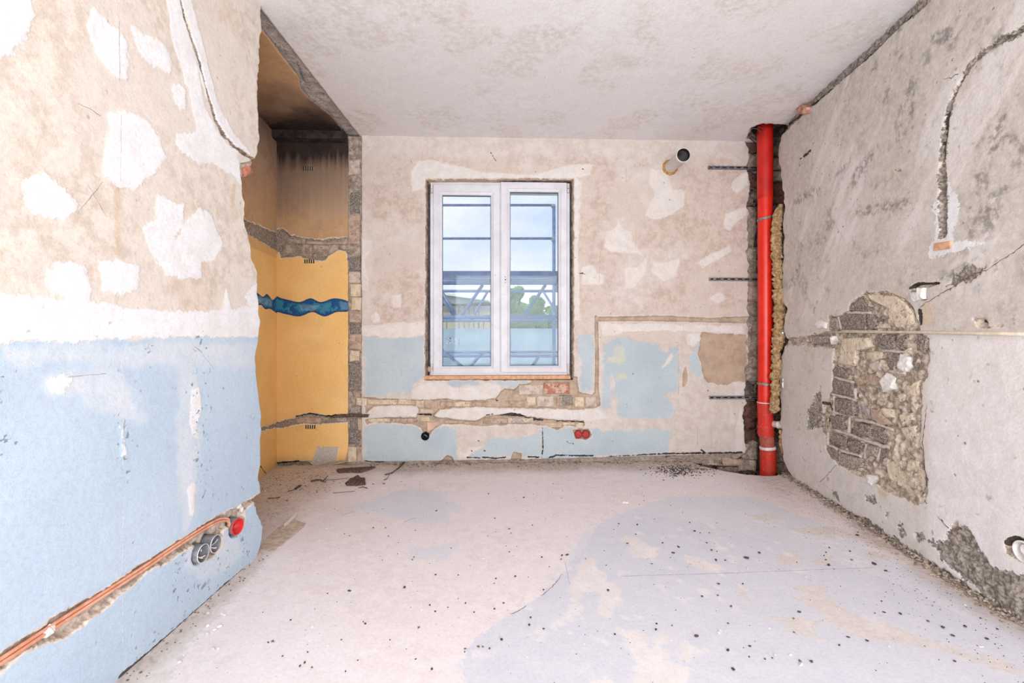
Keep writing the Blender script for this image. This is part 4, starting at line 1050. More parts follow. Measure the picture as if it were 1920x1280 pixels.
STONES = [(S1([(370, 230), (380, 160), (470, 90), (520, 140), (580, 190), (590, 238)]), M_PUMICE), (S1([(275, 290), (350, 250), (550, 260), (560, 420), (310, 415)]), M_PUMICE), (S1([(565, 262), (660, 280), (650, 410), (568, 420)]), M_PUMICE), (S1([(670, 270), (745, 260), (740, 310), (670, 335)]), M_PUMICE),
          (S1([(190, 285), (265, 300), (270, 400), (180, 395)]), M_PUMICE_L), (S1([(650, 455), (820, 460), (835, 600), (780, 612), (650, 590)]), M_PUMICE), (S1([(845, 460), (980, 455), (1000, 570), (880, 620), (845, 590)]), M_PUMICE), (S1([(1050, 460), (1180, 460), (1170, 560), (1120, 640), (1050, 620)]), M_PUMICE),
          (S1([(740, 640), (885, 645), (865, 820), (770, 820), (745, 720)]), M_PUMICE), (S1([(1010, 660), (1140, 640), (1130, 750), (1050, 850), (1015, 830)]), M_PUMICE), (S1([(870, 760), (900, 670), (990, 690), (1005, 790), (960, 845), (900, 830)]), M_GYP),
          (S1([(210, 820), (250, 780), (320, 800), (380, 900), (230, 885)]), M_PUMICE), (S1([(180, 960), (220, 905), (420, 945), (425, 1090), (190, 1040)]), M_PUMICE), (S1([(240, 1100), (420, 1125), (445, 1180), (430, 1275), (320, 1265), (240, 1225)]), M_PUMICE),
          (S2([(180, 310), (320, 315), (340, 450), (200, 455)]), M_PUMICE), (S2([(425, 365), (610, 405), (600, 545), (425, 485)]), M_PUMICE), (S2([(618, 405), (720, 435), (750, 560), (720, 597), (610, 550)]), M_PUMICE), (S2([(200, 480), (365, 530), (350, 635), (190, 590)]), M_PUMICE), (S2([(372, 542), (525, 585), (500, 695), (370, 655)]), M_PUMICE),
          (S2([(150, 620), (260, 655), (240, 760), (180, 720)]), M_PUMICE), (S2([(290, 685), (500, 745), (520, 830), (420, 850), (275, 790)]), M_PUMICE_L), (S2([(560, 605), (670, 625), (660, 730), (550, 720)]), M_PUMICE_L), (S2([(700, 650), (780, 650), (770, 740), (690, 760)]), M_PUMICE),
          (S2([(485, 170), (570, 240), (570, 310), (490, 270)]), M_VIOLET), (S2([(560, 910), (640, 910), (680, 950), (610, 1020), (555, 990)]), M_GYP), (S2([(480, 950), (545, 950), (550, 990), (490, 985)]), M_PUMICE), (S2([(590, 240), (690, 280), (840, 420), (700, 400), (600, 340)]), M_BBRICK),
          (S2([(720, 770), (850, 740), (1050, 760), (1120, 870), (1140, 970), (1030, 1100), (850, 1020), (760, 940)]), M_TAN), (S2([(1060, 1130), (1170, 1080), (1180, 1190), (1080, 1190)]), M_TAN),
          (S1([(310, 500), (560, 500), (610, 590), (450, 630), (430, 780), (270, 750)]), M_TAN), (S1([(530, 640), (700, 630), (720, 700), (600, 730)]), M_TAN), (S1([(560, 760), (650, 715), (740, 720), (690, 810), (600, 830)]), M_PINKSTONE), (S1([(690, 930), (780, 850), (870, 900), (840, 1020), (740, 1030)]), M_GYP),
          (S1([(940, 980), (1070, 920), (1090, 1060), (960, 1080)]), M_TAN), (S1([(560, 60), (840, 70), (920, 140), (1015, 250), (1030, 375), (860, 390), (790, 330), (775, 210), (740, 150), (590, 110)]), M_TAN), (S1([(660, 350), (760, 340), (810, 400), (660, 410)]), M_TAN),
          (S1([(1000, 40), (1085, 35), (1085, 115), (1010, 120)]), M_GYP), (S1([(1080, 5), (1150, 0), (1155, 110), (1085, 118)]), M_GYP), (S1([(30, 370), (80, 320), (165, 335), (160, 400), (70, 400)]), M_GYP), (S1([(200, 500), (235, 480), (250, 530), (220, 565)]), M_GYP),
          (S1([(0, 470), (150, 480), (190, 540), (80, 570), (0, 560)]), M_PUMICE_L), (S1([(430, 910), (490, 890), (520, 950), (470, 980)]), M_BBRICK), (S1([(540, 880), (640, 860), (680, 950), (600, 990)]), M_BBRICK), (S1([(860, 1060), (940, 1070), (950, 1130), (880, 1150)]), M_TAN),
          (S2([(700, 240), (800, 250), (820, 330), (730, 330)]), M_TAN), (S2([(860, 300), (1000, 280), (1040, 370), (900, 420)]), M_TAN), (S2([(900, 440), (1060, 410), (1080, 540), (960, 560)]), M_TAN), (S2([(1000, 180), (1070, 190), (1060, 260), (1010, 260)]), M_YBRICK)]
for i, (poly, m) in enumerate(STONES):
    top = random.uniform(-.006, .006) + (.014 if m is M_GYP else 0)
    block('brick' if m in (M_PUMICE, M_PUMICE_L, M_BBRICK) else 'stone', RW, RW.pts(poly), -.05, top, m, wall_right, .008, .0035, 2)
block('brick', RW, RW.pts([(1498, 205), (1510, 196), (1520, 200), (1518, 210), (1505, 214)]), -.05, .03, M_RBRICK, wall_right, .006, .004)
mb = MB()
# mortar joints standing between the pumice blocks
JO = [S1([(350, 248), (470, 245), (590, 245)]), S1([(300, 430), (520, 432), (640, 432)]), S1([(270, 290), (300, 410)]), S1([(225, 890), (330, 920), (425, 942)]), S1([(200, 1060), (330, 1090), (435, 1115)]), S1([(430, 1000), (440, 1110)]), S1([(225, 1080), (225, 1270)]), S2([(215, 285), (330, 300)]), S2([(380, 330), (370, 490)]),
      S2([(215, 455), (380, 505), (540, 565), (720, 620), (790, 640)]), S2([(430, 350), (600, 380), (820, 455)]), S2([(280, 660), (500, 725)]), S2([(545, 590), (530, 740)]), S2([(685, 640), (660, 770)]), S2([(165, 480), (160, 600), (260, 650)]), S1([(690, 620), (900, 640), (1000, 600)]), S1([(770, 830), (940, 850)])]
for L in JO:
    P = [RW.px(*q) for q in L]; W_ = []
    for i in range(len(P) - 1):
        n = max(2, int(math.dist(P[i], P[i + 1]) / .02))
        W_ += [(P[i][0] + (P[i + 1][0] - P[i][0]) * k / n, P[i][1] + (P[i + 1][1] - P[i][1]) * k / n) for k in range(n)]
    W_.append(P[-1])
    mb.tube([RW.p(a + random.gauss(0, .0015), b + random.gauss(0, .0015), -.008) for a, b in W_], [random.uniform(.007, .012) for _ in W_], 6)
jo = mb.obj('mortar_joints', simple('pale_mortar', lin(208, 198, 190), lin(190, 178, 168), 40, .95, bump=.5), wall_right, True); jo['kind'] = 'stuff'

# front wall behind the camera, with its big opening
mb = MB()
for a in ((-2.1, -.9, 0, HC), (1.6, 2.5, 0, HC), (-.9, 1.6, 2.5, HC), (-.9, 1.6, 0, .3)): mb.wbox(a[0], a[1], -2.42, -2.25, a[2], a[3] + .05)
wf = mb.obj('wall_front', M_PLAIN); tag(wf, 'plain plastered wall of the room behind the viewpoint', 'wall', kind='structure')

# ------------------------------------------------------------------ pipe shaft in the corner
def shaft_panel(name, P0, P1, N, seed, parent):
    pl = Plane((P0[0], P0[1], 0), (P1[0] - P0[0], P1[1] - P0[1], 0), (0, 0, 1), N); w = math.hypot(P1[0] - P0[0], P1[1] - P0[1])
    return panel(name, pl, -.35, HC + .12, .016, .012, 0.0, w, M_RAWDARK, lambda U, V: {'rec': np.full(U.shape, .03)}, lambda U, V, A: .05 * fbm(U, V, 12, 5, seed), parent), pl


ws, SP = shaft_panel('wall_shaft', (1.30, 3.94), (2.36, 4.02), (.03, -1, 0), 181, None)
tag(ws, 'dark broken out masonry shaft behind the red pipe', 'wall', kind='structure')
shaft_panel('shaft_side', (2.27, 4.05), (2.25, 3.42), (-1, 0, 0), 182, ws)
shaft_panel('pit_front', (1.30, 3.86), (2.05, 3.93), (.03, -1, 0), 183, ws)[0].scale = (1, 1, .085)
y = 262
SPF = BW.off(-.05)
while y < 862:
    h = random.uniform(22, 40); x1 = 1421 + random.uniform(-4, 2)
    m = random.choice([M_RAW, M_BBRICK, M_RAW, M_RAW, M_RAW, M_DRBRICK]) if not (335 < y < 368 or 700 < y < 720) else M_RAWDARK
    block('brick', SPF, SPF.pts([(1390, y + h + 1), (x1, y + h), (x1 + 3, y - 1), (1390, y - 2)]), -.12, random.uniform(-.015, .03), m, ws, .016, .008, 3)
    y += h
for x0, y0, x1, y1, m in [(1450, 255, 1468, 292, M_RAWDARK), (1449, 296, 1466, 318, M_RAW), (1448, 320, 1466, 340, M_RAW), (1449, 345, 1470, 366, M_DRBRICK), (1449, 368, 1470, 382, M_DRBRICK), (1452, 830, 1468, 865, M_RAW), (1455, 868, 1480, 892, M_RAW)]:
    p_ = RW.off(-.10); block('brick', p_, p_.pts([(x0, y1), (x1, y1), (x1, y0), (x0, y0)]), -.10, .02, m, ws, .012, .006)
for x0, y0, x1, y1, m in [(1318, 862, 1352, 872, M_RAW), (1354, 860, 1390, 874, M_BBRICK), (1346, 875, 1384, 890, M_RAWDARK), (1386, 862, 1418, 884, M_RAW)]:
    block('brick', BW, BW.pts([(x0, y1), (x1, y1), (x1, y0), (x0, y0)]), -.10, .01, m, ws, .012, .006)
# torn reed mat / lath bits at the ceiling hole
mb = MB()
for i in range(14):
    a = CE.px(1398 + random.uniform(0, 36), 262 - random.uniform(0, 26)); L = random.uniform(.05, .12); an = random.uniform(.5, 1.1)
    mb.tube([CE.p(a[0], a[1], -.01), CE.p(a[0] + L * math.cos(an), a[1] + L * math.sin(an) * .5, random.uniform(-.01, .03))], .004, 5)
mb.obj('torn_lath', M_BARK, ceiling)

# ------------------------------------------------------------------ the window
win = empty('window_1', WP.p(*WP.px(938, 703)))
tag(win, 'white plastic double casement window with dirty panes, right sash standing slightly proud', 'window', kind='structure')


def ring_mesh(name, rings, mat, close_back=True):
    """rings: list of (u0, u1, v0, v1, d) rectangles joined in order: a mitred frame"""
    V_ = []; Fc = []
    for (a, b, c, d_, dd) in rings: V_ += [WP.p(a, c, dd), WP.p(b, c, dd), WP.p(b, d_, dd), WP.p(a, d_, dd)]
    for k in range(len(rings) - 1):
        for i in range(4): Fc.append((4 * k + i, 4 * k + (i + 1) % 4, 4 * k + 4 + (i + 1) % 4, 4 * k + 4 + i))
    k = len(rings) - 1
    if close_back:
        for i in range(4): Fc.append((4 * k + i, 4 * k + (i + 1) % 4, (i + 1) % 4, i))
    return adopt(mesh_obj(name, V_, Fc, mat), win)


def R4(x0, y0, x1, y1, d):
    pl = WP.off(d); a, t = pl.px(x0, y0); b, c = pl.px(x1, y1); return (a, b, c, t, d)


def inset(r, i, d): return (r[0] + i, r[1] - i, r[2] + i, r[3] - i, d)


fo = R4(807, 341, 1068, 704, -.01)
fr = ring_mesh('outer_frame', [inset(fo, 0, -.075), inset(fo, 0, -.01), inset(fo, .045, -.01), inset(fo, .05, -.03), inset(fo, .06, -.075)], M_PVC)
mb = MB(); u0, v1 = WP.px(934, 345); u1, v0 = WP.px(943, 699); mb.box(WP, u0, u1, v0, v1, -.075, -.008); adopt(mb.obj('mullion', M_PVC), win)
FRM = [(812.5, 345, 937, 699, .0, (829.5, 366, 920, 686)), (939, 340.5, 1063, 697.5, .014, (956.5, 360, 1046.5, 685))]
M_GASKET = simple('gasket', lin(52, 62, 78), lin(40, 48, 62), 10, .6, bump=0)
b = NB('dirty_glass'); g = b.n('ShaderNodeTexCoord').outputs['Object']
tr = b.n('ShaderNodeBsdfTransparent'); tr.inputs[0].default_value = (.93, .96, .98, 1)
gl = b.n('ShaderNodeBsdfGlossy'); gl.inputs['Roughness'].default_value = .03; gl.inputs[0].default_value = (.9, .95, 1, 1)
df = b.n('ShaderNodeBsdfDiffuse'); df.inputs[0].default_value = lin(225, 232, 240)
fres = b.n('ShaderNodeFresnel'); fres.inputs[0].default_value = 1.35
m1 = b.n('ShaderNodeMixShader'); b.l(b.math('MULTIPLY', fres.outputs[0], .6), m1.inputs[0]); b.l(tr.outputs[0], m1.inputs[1]); b.l(gl.outputs[0], m1.inputs[2])
dirt = b.math('MAXIMUM', b.rng(b.noise(95, 2, g), .66, .74, 0, .4), b.rng(b.noise(5, 5, g), .35, .75, .03, .09))
m2 = b.n('ShaderNodeMixShader'); b.l(dirt, m2.inputs[0]); b.l(m1.outputs[0], m2.inputs[1]); b.l(df.outputs[0], m2.inputs[2])
b.l(m2.outputs[0], b.out.inputs[0]); M_GLASS = b.m
for k, (x0, y0, x1, y1, dd, gq) in enumerate(FRM):
    o = R4(x0, y0, x1, y1, dd); gi = R4(*gq, dd - .02)
    def lerp(t, d): return tuple(o[i] + (gi[i] - o[i]) * t for i in range(4)) + (d,)
    sash = ring_mesh('sash', [lerp(0, dd - .06), lerp(0, dd - .004), lerp(.035, dd), lerp(.68, dd), lerp(.72, dd - .005), lerp(.95, dd - .012), lerp(1.0, dd - .022), lerp(1.0, dd - .06)], M_PVC)
    gk = ring_mesh('gasket', [lerp(.99, dd - .0225), lerp(1.035, dd - .0235), lerp(1.035, dd - .04)], M_GASKET, False); gk.parent = sash; gk.matrix_parent_inverse = Matrix.Identity(4) @ Matrix.Translation(-Vector(win.location)) if False else gk.matrix_parent_inverse
    mb = MB(); mb.box(WP, gi[0] - .005, gi[1] + .005, gi[2] - .005, gi[3] + .005, dd - .034, dd - .030)
    pn = adopt(mb.obj('pane', M_GLASS), win); pn.parent = sash
    for ch in (gk, pn): ch.matrix_parent_inverse = Matrix.Identity(4); ch.location = (0, 0, 0)
    if k == 1:
        for yy, rr in ((519, .0035), (524, .0055), (529, .0035)):
            u, v = WP.off(dd).px(947.5, yy); mb = MB(); mb.tube([WP.p(u, v, dd - .002), WP.p(u, v, dd + .0008)], rr, 10)
            h = mb.obj('handle_hole', M_DARK); h.parent = sash
    # hinges at the outer corners
    for yy0, yy1 in ((682, 701), (345, 362)):
        xx = 809.5 if k == 0 else 1065
        u, v1_ = WP.px(xx, yy0); _, v0_ = WP.px(xx, yy1); mb = MB()
        mb.tube([WP.p(u, v0_, .012), WP.p(u, v0_ + .4 * (v1_ - v0_), .012)], .008, 10); mb.tube([WP.p(u, v0_ + .45 * (v1_ - v0_), .012), WP.p(u, v1_, .012)], .008, 10)
        mb.box(WP, u - .010, u + .010, v0_, v1_, -.012, .006, .002)
        h = mb.obj('hinge', simple('hinge_plastic', lin(226, 216, 206), lin(206, 192, 180), 30, .5, bump=0)); h.parent = sash
    for x_, y_ in (((824, 454), (871, 410), (884, 500)) if k == 0 else ((990, 466), (1011, 440), (1018, 505))): pass
# undo the world offset for the parts that hang under the sashes (sashes are written in world coordinates under an Empty)
mb = MB(); u0, v1 = WP.off(.02).px(805, 697); u1, v0 = WP.off(.02).px(1069, 703.5); mb.box(WP, u0, u1, v0, v1, -.05, -.002, .003); adopt(mb.obj('bottom_rail', M_PVC), win)
P2 = BW.off(.004); mb = MB(); u0, v1 = P2.px(795, 704.5); u1, v0 = P2.px(1070, 710.5); mb.box(BW, u0, u1, v0, v1, -.10, .006, .003); adopt(mb.obj('sill_board', M_WOOD), win)
u, v = WP.px(805, 692); c = lump('plaster_dab', WP.p(u, v, .01), .022, M_PINKSTONE, None, (1, .7, 1.2), 3, 1); adopt(c, win)
for k in (0, 1):
    xx = (803, 1071)[k]; u, v1 = WP.px(xx - 3, 343); u2, v0 = WP.px(xx + 3, 700); mb = MB(); mb.box(WP, u, u2, v0, v1, -.06, -.03); adopt(mb.obj('gap_shade', simple('gap_shade', lin(96, 92, 96), lin(74, 70, 74), 30, .7)), win)  # dark strips painting the shade in the gaps beside the frame

# ------------------------------------------------------------------ red drain pipe
PP = Plane((2.075, 3.72, 0), (1, 0, 0), (0, 0, 1), (0, -1, 0))     # frontal plane through the pipe's axis
pp = lambda x, y: PP.p(*PP.px(x, y))
pipe = empty('drain_pipe', pp(1439, 905)); tag(pipe, 'tall red plastic drain pipe standing in the open corner shaft', 'pipe')


def seg(name, pts, rad, mat, n=24, parent=pipe):
    mb = MB(); mb.tube([pp(*q) for q in pts], rad, n); o = mb.obj(name, mat, None, True); m = o.data
    try: m.set_sharp_from_angle(angle=math.radians(50))
    except Exception: pass
    return adopt(o, parent)


r0 = .0555
seg('upper_pipe', [(1434, 225), (1434.5, 300), (1434.6, 372)], r0 * 1.06, simple('darker_red_plastic', lin(204, 30, 16), lin(188, 22, 12), 12, .4, bump=.05, C=lin(220, 110, 90), cs=110, cthr=(.75, .8), spec=.5))  # upper length in a darker red than the main pipe
seg('main_pipe', [(1434.6, 366), (1435, 560), (1435, 757)], r0, M_RED)
seg('socket', [(1435, 752), (1435, 756), (1435, 770), (1435.5, 798)], [r0 * 1.07, r0 * 1.09, r0 * 1.05, r0 * 1.04], M_RED2)
seg('socket_edge', [(1435, 753.2), (1435, 755)], r0 * 1.12, M_PIPEW)
seg('wrinkled_sleeve', [(1435.5, 797), (1435.6, 801), (1435.8, 805), (1436, 809), (1436.4, 813), (1436.8, 816)], [r0 * 1.05, r0 * 1.16, r0 * 1.06, r0 * 1.17, r0 * 1.08, r0 * 1.12], M_RED2)
seg('bend', [(1436.8, 814), (1438, 825), (1439.5, 838)], r0 * .98, M_BROWNRED)
seg('white_gasket', [(1439.3, 836), (1439.4, 837), (1439.5, 840.5), (1439.6, 842)], [r0 * 1.0, r0 * 1.10, r0 * 1.12, r0 * 1.02], M_GYP)
seg('lower_pipe', [(1439.5, 841), (1440, 845), (1440, 870), (1440, 960)], [r0 * 1.06, r0 * 1.08, r0 * 1.08, r0 * 1.06], M_RED2)
for yy, sl in ((410, -1.2), (720, .6)):
    mb = MB(); c = Vector([float(q) for q in pp(1435, yy)])
    P = [c + Vector((math.cos(a) * r0 * 1.05, math.sin(a) * r0 * 1.05, .010 * -sl * math.cos(a))) for a in np.linspace(0, 2 * math.pi, 33)]
    for dz in (-.006, 0, .006): mb.tube([q + Vector((0, 0, dz)) for q in P], .004, 6, False)
    mb.tube([c + Vector((r0 * 1.0, -.02, 0)), c + Vector((r0 * 1.3, -.03, 0))], .007, 8)
    adopt(mb.obj('pipe_clamp', M_STEEL, None, True), pipe)
c0 = Vector([float(q) for q in pp(1441, 793)]); ax_ = Vector((.45, -.85, .02))
mb = MB(); mb.lathe(c0, ax_, [(0, .027), (.075, .027), (.078, .031), (.094, .031), (.094, .026)], 20); bst = adopt(mb.obj('branch_stub', M_PIPEW, None, True), pipe)
mb = MB(); capm = simple('cap_white', lin(228, 222, 216), lin(214, 206, 200), 30, .5, bump=0); mb.lathe(c0 + ax_.normalized() * .085, ax_, [(0, .026), (.028, .029), (.034, .033), (.052, .033), (.056, .029), (.056, 0)], 24); sub(mb.obj('end_cap', capm, None, True), bst)

# mineral wool stuffed beside the pipe
PW = Plane((2.10, 3.60, 0), (1, 0, 0), (0, 0, 1), (0, -1, 0))
def wool(name, pts, label):
    mb = MB(); P = []; Rd = []
    for i in range(len(pts) - 1):
        (xa, ya, ra), (xb, yb, rb) = pts[i], pts[i + 1]; n = max(2, int(abs(yb - ya) / 4))
        for k in range(n):
            t = k / n; q = PW.p(*PW.px(xa + (xb - xa) * t, ya + (yb - ya) * t)); P.append(q + np.array([random.gauss(0, .004), random.gauss(0, .004), 0])); Rd.append((ra + (rb - ra) * t) * random.uniform(.72, 1.18))
    mb.tube(P, Rd, 16, True, .24); o = mb.obj(name, M_WOOL, None, False); return tag(o, label, 'insulation')
wool('mineral_wool', [(1462, 384, .015), (1460, 400, .030), (1456, 430, .036), (1457, 470, .038), (1459, 520, .036), (1461, 560, .042), (1464, 585, .045), (1460, 610, .040), (1461, 635, .048), (1456, 655, .034), (1455, 690, .034), (1454, 730, .032), (1452, 760, .034), (1453, 778, .026)],
     'torn yellow brown mineral wool stuffed between red pipe and right wall')
wool('mineral_wool', [(1465, 806, .012), (1466, 818, .018), (1469, 836, .020), (1471, 855, .018), (1470, 866, .010)], 'short lower scrap of mineral wool beside the foot of the red pipe')
for x, y, w, h, lab in ((1468, 426, .014, .03, 'crumpled silver foil scrap by the upper mineral wool'), (1464, 625, .016, .022, 'crumpled silver foil scrap beside the middle of the mineral wool'), (1462, 718, .008, .05, 'narrow silver foil scrap at the wall edge low by the red pipe')):
    q = PW.p(*PW.px(x, y)) + np.array([.0, -.045, 0]); o = lump('foil_scrap', q, 1.0, M_FOIL, None, (w, .008, h), int(x), 2, .3); tag(o, lab, 'foil')

# ------------------------------------------------------------------ perforated mounting rails
for y_, wd, xa in ((315, 'top', 1327), (523.5, 'middle', 1329), (744.5, 'bottom', 1329)):
    e = empty('mounting_rail', BW.p(*BW.px(xa, y_))); tag(e, '%s of three grey perforated steel rails fixed between back wall and red pipe' % {'top': 'uppermost', 'middle': 'middle', 'bottom': 'lowest'}[wd], 'rail', 'perforated rails beside the red pipe')
    u0, v = BW.px(xa, y_); u1, _ = BW.px(1428, y_); hh = .0125; mb = MB()
    mb.box(BW, u0, u1, v - hh, v - hh + .004, -.02, .022); mb.box(BW, u0, u1, v + hh - .004, v + hh, -.02, .022)
    mb.box(BW, u0, u1, v - hh, v - hh + .0075, .019, .022); mb.box(BW, u0, u1, v + hh - .0075, v + hh, .019, .022); mb.box(BW, u0, u0 + .004, v - hh, v + hh, -.02, .022)
    chn = adopt(mb.obj('channel', M_STEEL), e)
    mb = MB(); mb.box(BW, u0, u1, v - hh + .003, v + hh - .003, -.02, .004); adopt(mb.obj('channel_back', M_DARK), e)
    x = u0 + .035
    while x < u1 - .06:
        mb = MB(); mb.box(BW, x, x + .022, v - hh + .004, v + hh - .004, .002, .015, .003); sub(mb.obj('web', M_STEEL), chn); x += .062

# ------------------------------------------------------------------ grey-white waste pipe through the back wall
u, v = BW.px(1256, 314); A0 = Vector([float(q) for q in BW.p(u, v, -.05)]); ax = Vector([float(q) for q in BW.N])
# the pipe leaves the wall almost square to it
A1 = Vector([float(q) for q in BW.off(.30).p(*BW.off(.30).px(1281.5, 290.5))]); ax = (A1 - Vector([float(q) for q in BW.p(u, v, 0)])).normalized()
wp = empty('waste_pipe', BW.p(u, v)); tag(wp, 'open white plastic pipe stub sticking out of the back wall near the ceiling', 'pipe')
A0 = Vector([float(q) for q in BW.p(u, v)]); R_ = .052; L_ = (A1 - A0).length
mb = MB(); mb.lathe(A0, ax, [(-.06, R_ * .93), (L_ * .55, R_ * .93), (L_ * .58, R_), (L_ - .03, R_), (L_ - .026, R_ * 1.05), (L_ - .006, R_ * 1.07), (L_, R_ * 1.05), (L_, R_ * .97)], 36); wpb = adopt(mb.obj('pipe_body', M_PIPEW, None, True), wp)
mb = MB(); mb.lathe(A0, ax, [(L_ - .0005, R_ * .975), (L_ - .012, R_ * .95), (L_ - .012, R_ * .86), (L_ - .03, R_ * .86)], 36); sub(mb.obj('seal_ring', M_DARK, None, True), wpb)
mb = MB(); mb.lathe(A0, ax, [(L_ - .028, R_ * .88), (L_ - .10, R_ * .87), (L_ - .11, R_ * .80), (L_ - .28, R_ * .78), (L_ - .28, 0)], 36); sub(mb.obj('pipe_bore', M_PIPEIN, None, True), wpb)
mb = MB(); t1 = ax.orthogonal().normalized(); t2 = ax.cross(t1); P = []; Rr = []
for a in np.linspace(0, 2 * math.pi, 40):
    P.append(A0 + ax * .004 + (t1 * math.cos(a) + t2 * math.sin(a)) * (R_ * 1.06)); Rr.append(.010 + random.uniform(-.003, .004))
mb.tube(P, Rr, 8, False, .1); adopt(mb.obj('foam_collar', M_FOAM), wp)

# ------------------------------------------------------------------ socket boxes
def cup(mb, pl, u, v, d, r, depth, wall=.003, seg_=28, tilt=(0, 0)):
    n = pl.N + pl.U * tilt[0] + pl.V * tilt[1]
    mb.lathe(pl.p(u, v, d), n, [(-depth, r * .97), (-.001, r), (0, r - .0006), (0, r - wall), (-.004, r - wall - .0005), (-(depth - .004), r - wall - .002), (-(depth - .004), .0)], seg_)


e = empty('socket_box', BW.p(*BW.px(1092, 815))); tag(e, 'dull red twin socket box set into the back wall below the window', 'socket box')
for x in (1085, 1099):
    mb = MB(); u, v = BW.px(x, 814.5); cup(mb, BW, u, v, .001, .032, .03); cup(mb, BW, u, v, -.006, .026, .01); adopt(mb.obj('cup', M_DRED, None, True), e)
    mb = MB(); mb.tube([BW.p(u, v, -.016), BW.p(u, v, -.008)], .027, 24); adopt(mb.obj('lid', M_DRED, None, False), e)
e = empty('socket_box', BW.p(*BW.px(797, 818))); tag(e, 'single black round socket box in lower left blue paint of the back wall', 'socket box')
mb = MB(); u, v = BW.px(797, 818); cup(mb, BW, u, v, .002, .033, .045); adopt(mb.obj('cup', M_DARK, None, True), e)
mb = MB(); mb.tube([BW.p(u - .02, v + .006, -.03), BW.p(u - .004, v + .012, -.008), BW.p(u + .012, v + .002, -.006), BW.p(u + .018, v - .012, -.03)], .005, 8); adopt(mb.obj('cable', M_GREYBOX, None, True), e)
e = empty('socket_box', LW.p(*LW.px(443, 987))); tag(e, 'bright red round socket box at the end of salmon conduit on left wall', 'socket box')
mb = MB(); u, v = LW.px(444, 987); cup(mb, LW, u, v, .006, .036, .05, tilt=(-.15, 0)); adopt(mb.obj('cup', M_REDBOX, None, True), e)
mb = MB(); mb.lathe(LW.p(u, v, .006), LW.N - .15 * LW.U, [(-.052, .0368), (-.007, .0372), (-.006, .0362)], 28); adopt(mb.obj('outer_shell', M_GREYBOX, None, True), e)
mb = MB(); mb.tube([LW.p(u, v + .018, -.02), LW.p(u, v - .018, -.02)], .004, 6); mb.tube([LW.p(u - .012, v - .01, -.02), LW.p(u + .012, v + .008, -.018)], .004, 6); adopt(mb.obj('cable', M_DRED, None, True), e)
e = empty('socket_box', LW.p(*LW.px(388, 1030))); tag(e, 'grey twin socket box with loose wires in the lower left wall', 'socket box')
for x, y_, hh in ((376, 1037, .018), (400, 1019, .018)):
    mb = MB(); u, v = LW.px(x - 3, y_); cup(mb, LW, u, v, hh, .035, .055, tilt=(0, 0)); adopt(mb.obj('cup', M_GREYBOX, None, True), e)
    mb = MB()
    for k in range(3):
        a0 = random.uniform(0, 6.28); P = [LW.p(u + .02 * math.cos(a0 + t * 2.6) * (.5 + t * .4), v + .02 * math.sin(a0 + t * 2.6) * (.5 + t * .4), hh - .035 + .034 * t) for t in np.linspace(0, 1, 8)]
        mb.tube(P, .0022, 6)
    adopt(mb.obj('cable', M_GYP, None, True), e)
    mb = MB(); mb.lathe(LW.p(u, v, hh), LW.N, [(-.002, .0354), (.0008, .0355), (.0010, .0338), (-.003, .0334)], 28); adopt(mb.obj('rim', M_PIPEW, None, True), e)
    mb = MB(); mb.lathe(LW.p(u, v, hh), LW.N, [(-.003, .0318), (-.048, .0300), (-.048, 0)], 28); adopt(mb.obj('cup_shade', M_DARK, None, True), e)  # added dark lining that paints the shade inside the cup
e = empty('socket_box', RW.p(*RW.px(1912, 1032))); tag(e, 'white round box in a broken hole low in the right wall', 'socket box')
mb = MB(); u, v = RW.px(1915, 1034); cup(mb, RW, u, v, -.003, .040, .05, .006); adopt(mb.obj('cup', M_GYP, None, True), e)
mb = MB(); cup(mb, RW, u - .004, v + .006, -.010, .022, .03, .008); adopt(mb.obj('inner_ring', M_GYP, None, True), e)

# salmon conduit pair in the chase of the left wall
CP = [(-90, 1293), (0, 1238), (90, 1179), (180, 1121), (270, 1063), (330, 1022), (380, 990), (408, 975), (420, 971.5), (428, 972), (432, 977), (434, 990)]
for k, lab in ((0, 'upper of two salmon coloured conduits lying in the chase of the left wall'), (1, 'lower of two salmon coloured conduits lying in the chase of the left wall')):
    P = []
    for i, q in enumerate(CP):
        u, v = LW.px(*q); P.append(LW.p(u, v - k * .0110, -.006 + .002 * k if i < len(CP) - 1 else -.02))
    Q = []
    for i in range(len(P) - 1):
        n = 6
        for j in range(n):
            t = j / n; p0, p1, p2, p3 = P[max(i - 1, 0)], P[i], P[i + 1], P[min(i + 2, len(P) - 1)]
            Q.append(.5 * ((2 * p1) + (-p0 + p2) * t + (2 * p0 - 5 * p1 + 4 * p2 - p3) * t * t + (-p0 + 3 * p1 - 3 * p2 + p3) * t ** 3))
    Q.append(P[-1]); mb = MB(); mb.tube(Q, .0052, 10); tag(mb.obj('conduit', M_COPPER, None, True), lab, 'conduit', 'salmon conduits on the left wall')

# thin pale conduit along the right wall
mb = MB(); P = [RW.px(*q) for q in ((1545, 622.5), (1600, 622), (1700, 622.5), (1800, 624), (1960, 627))]
mb.tube([RW.p(a, b, .001) for a, b in P], [.005, .006, .007, .007, .007], 8); tag(mb.obj('conduit', simple('pale_conduit', lin(222, 208, 190), lin(204, 188, 168), 30, .7, bump=.2), None, True), 'thin cream conduit running level along the right wall over the bare blocks', 'conduit')
# wood plug in the right wall
block_o = block('wood_plug', RW, RW.pts([(1752, 470), (1784, 465.5), (1786, 450.5), (1753, 456)]), -.05, .008, M_WOOD, None, .003, .001, 1); tag(block_o, 'small orange wooden block set into white plaster on the right wall', 'block')
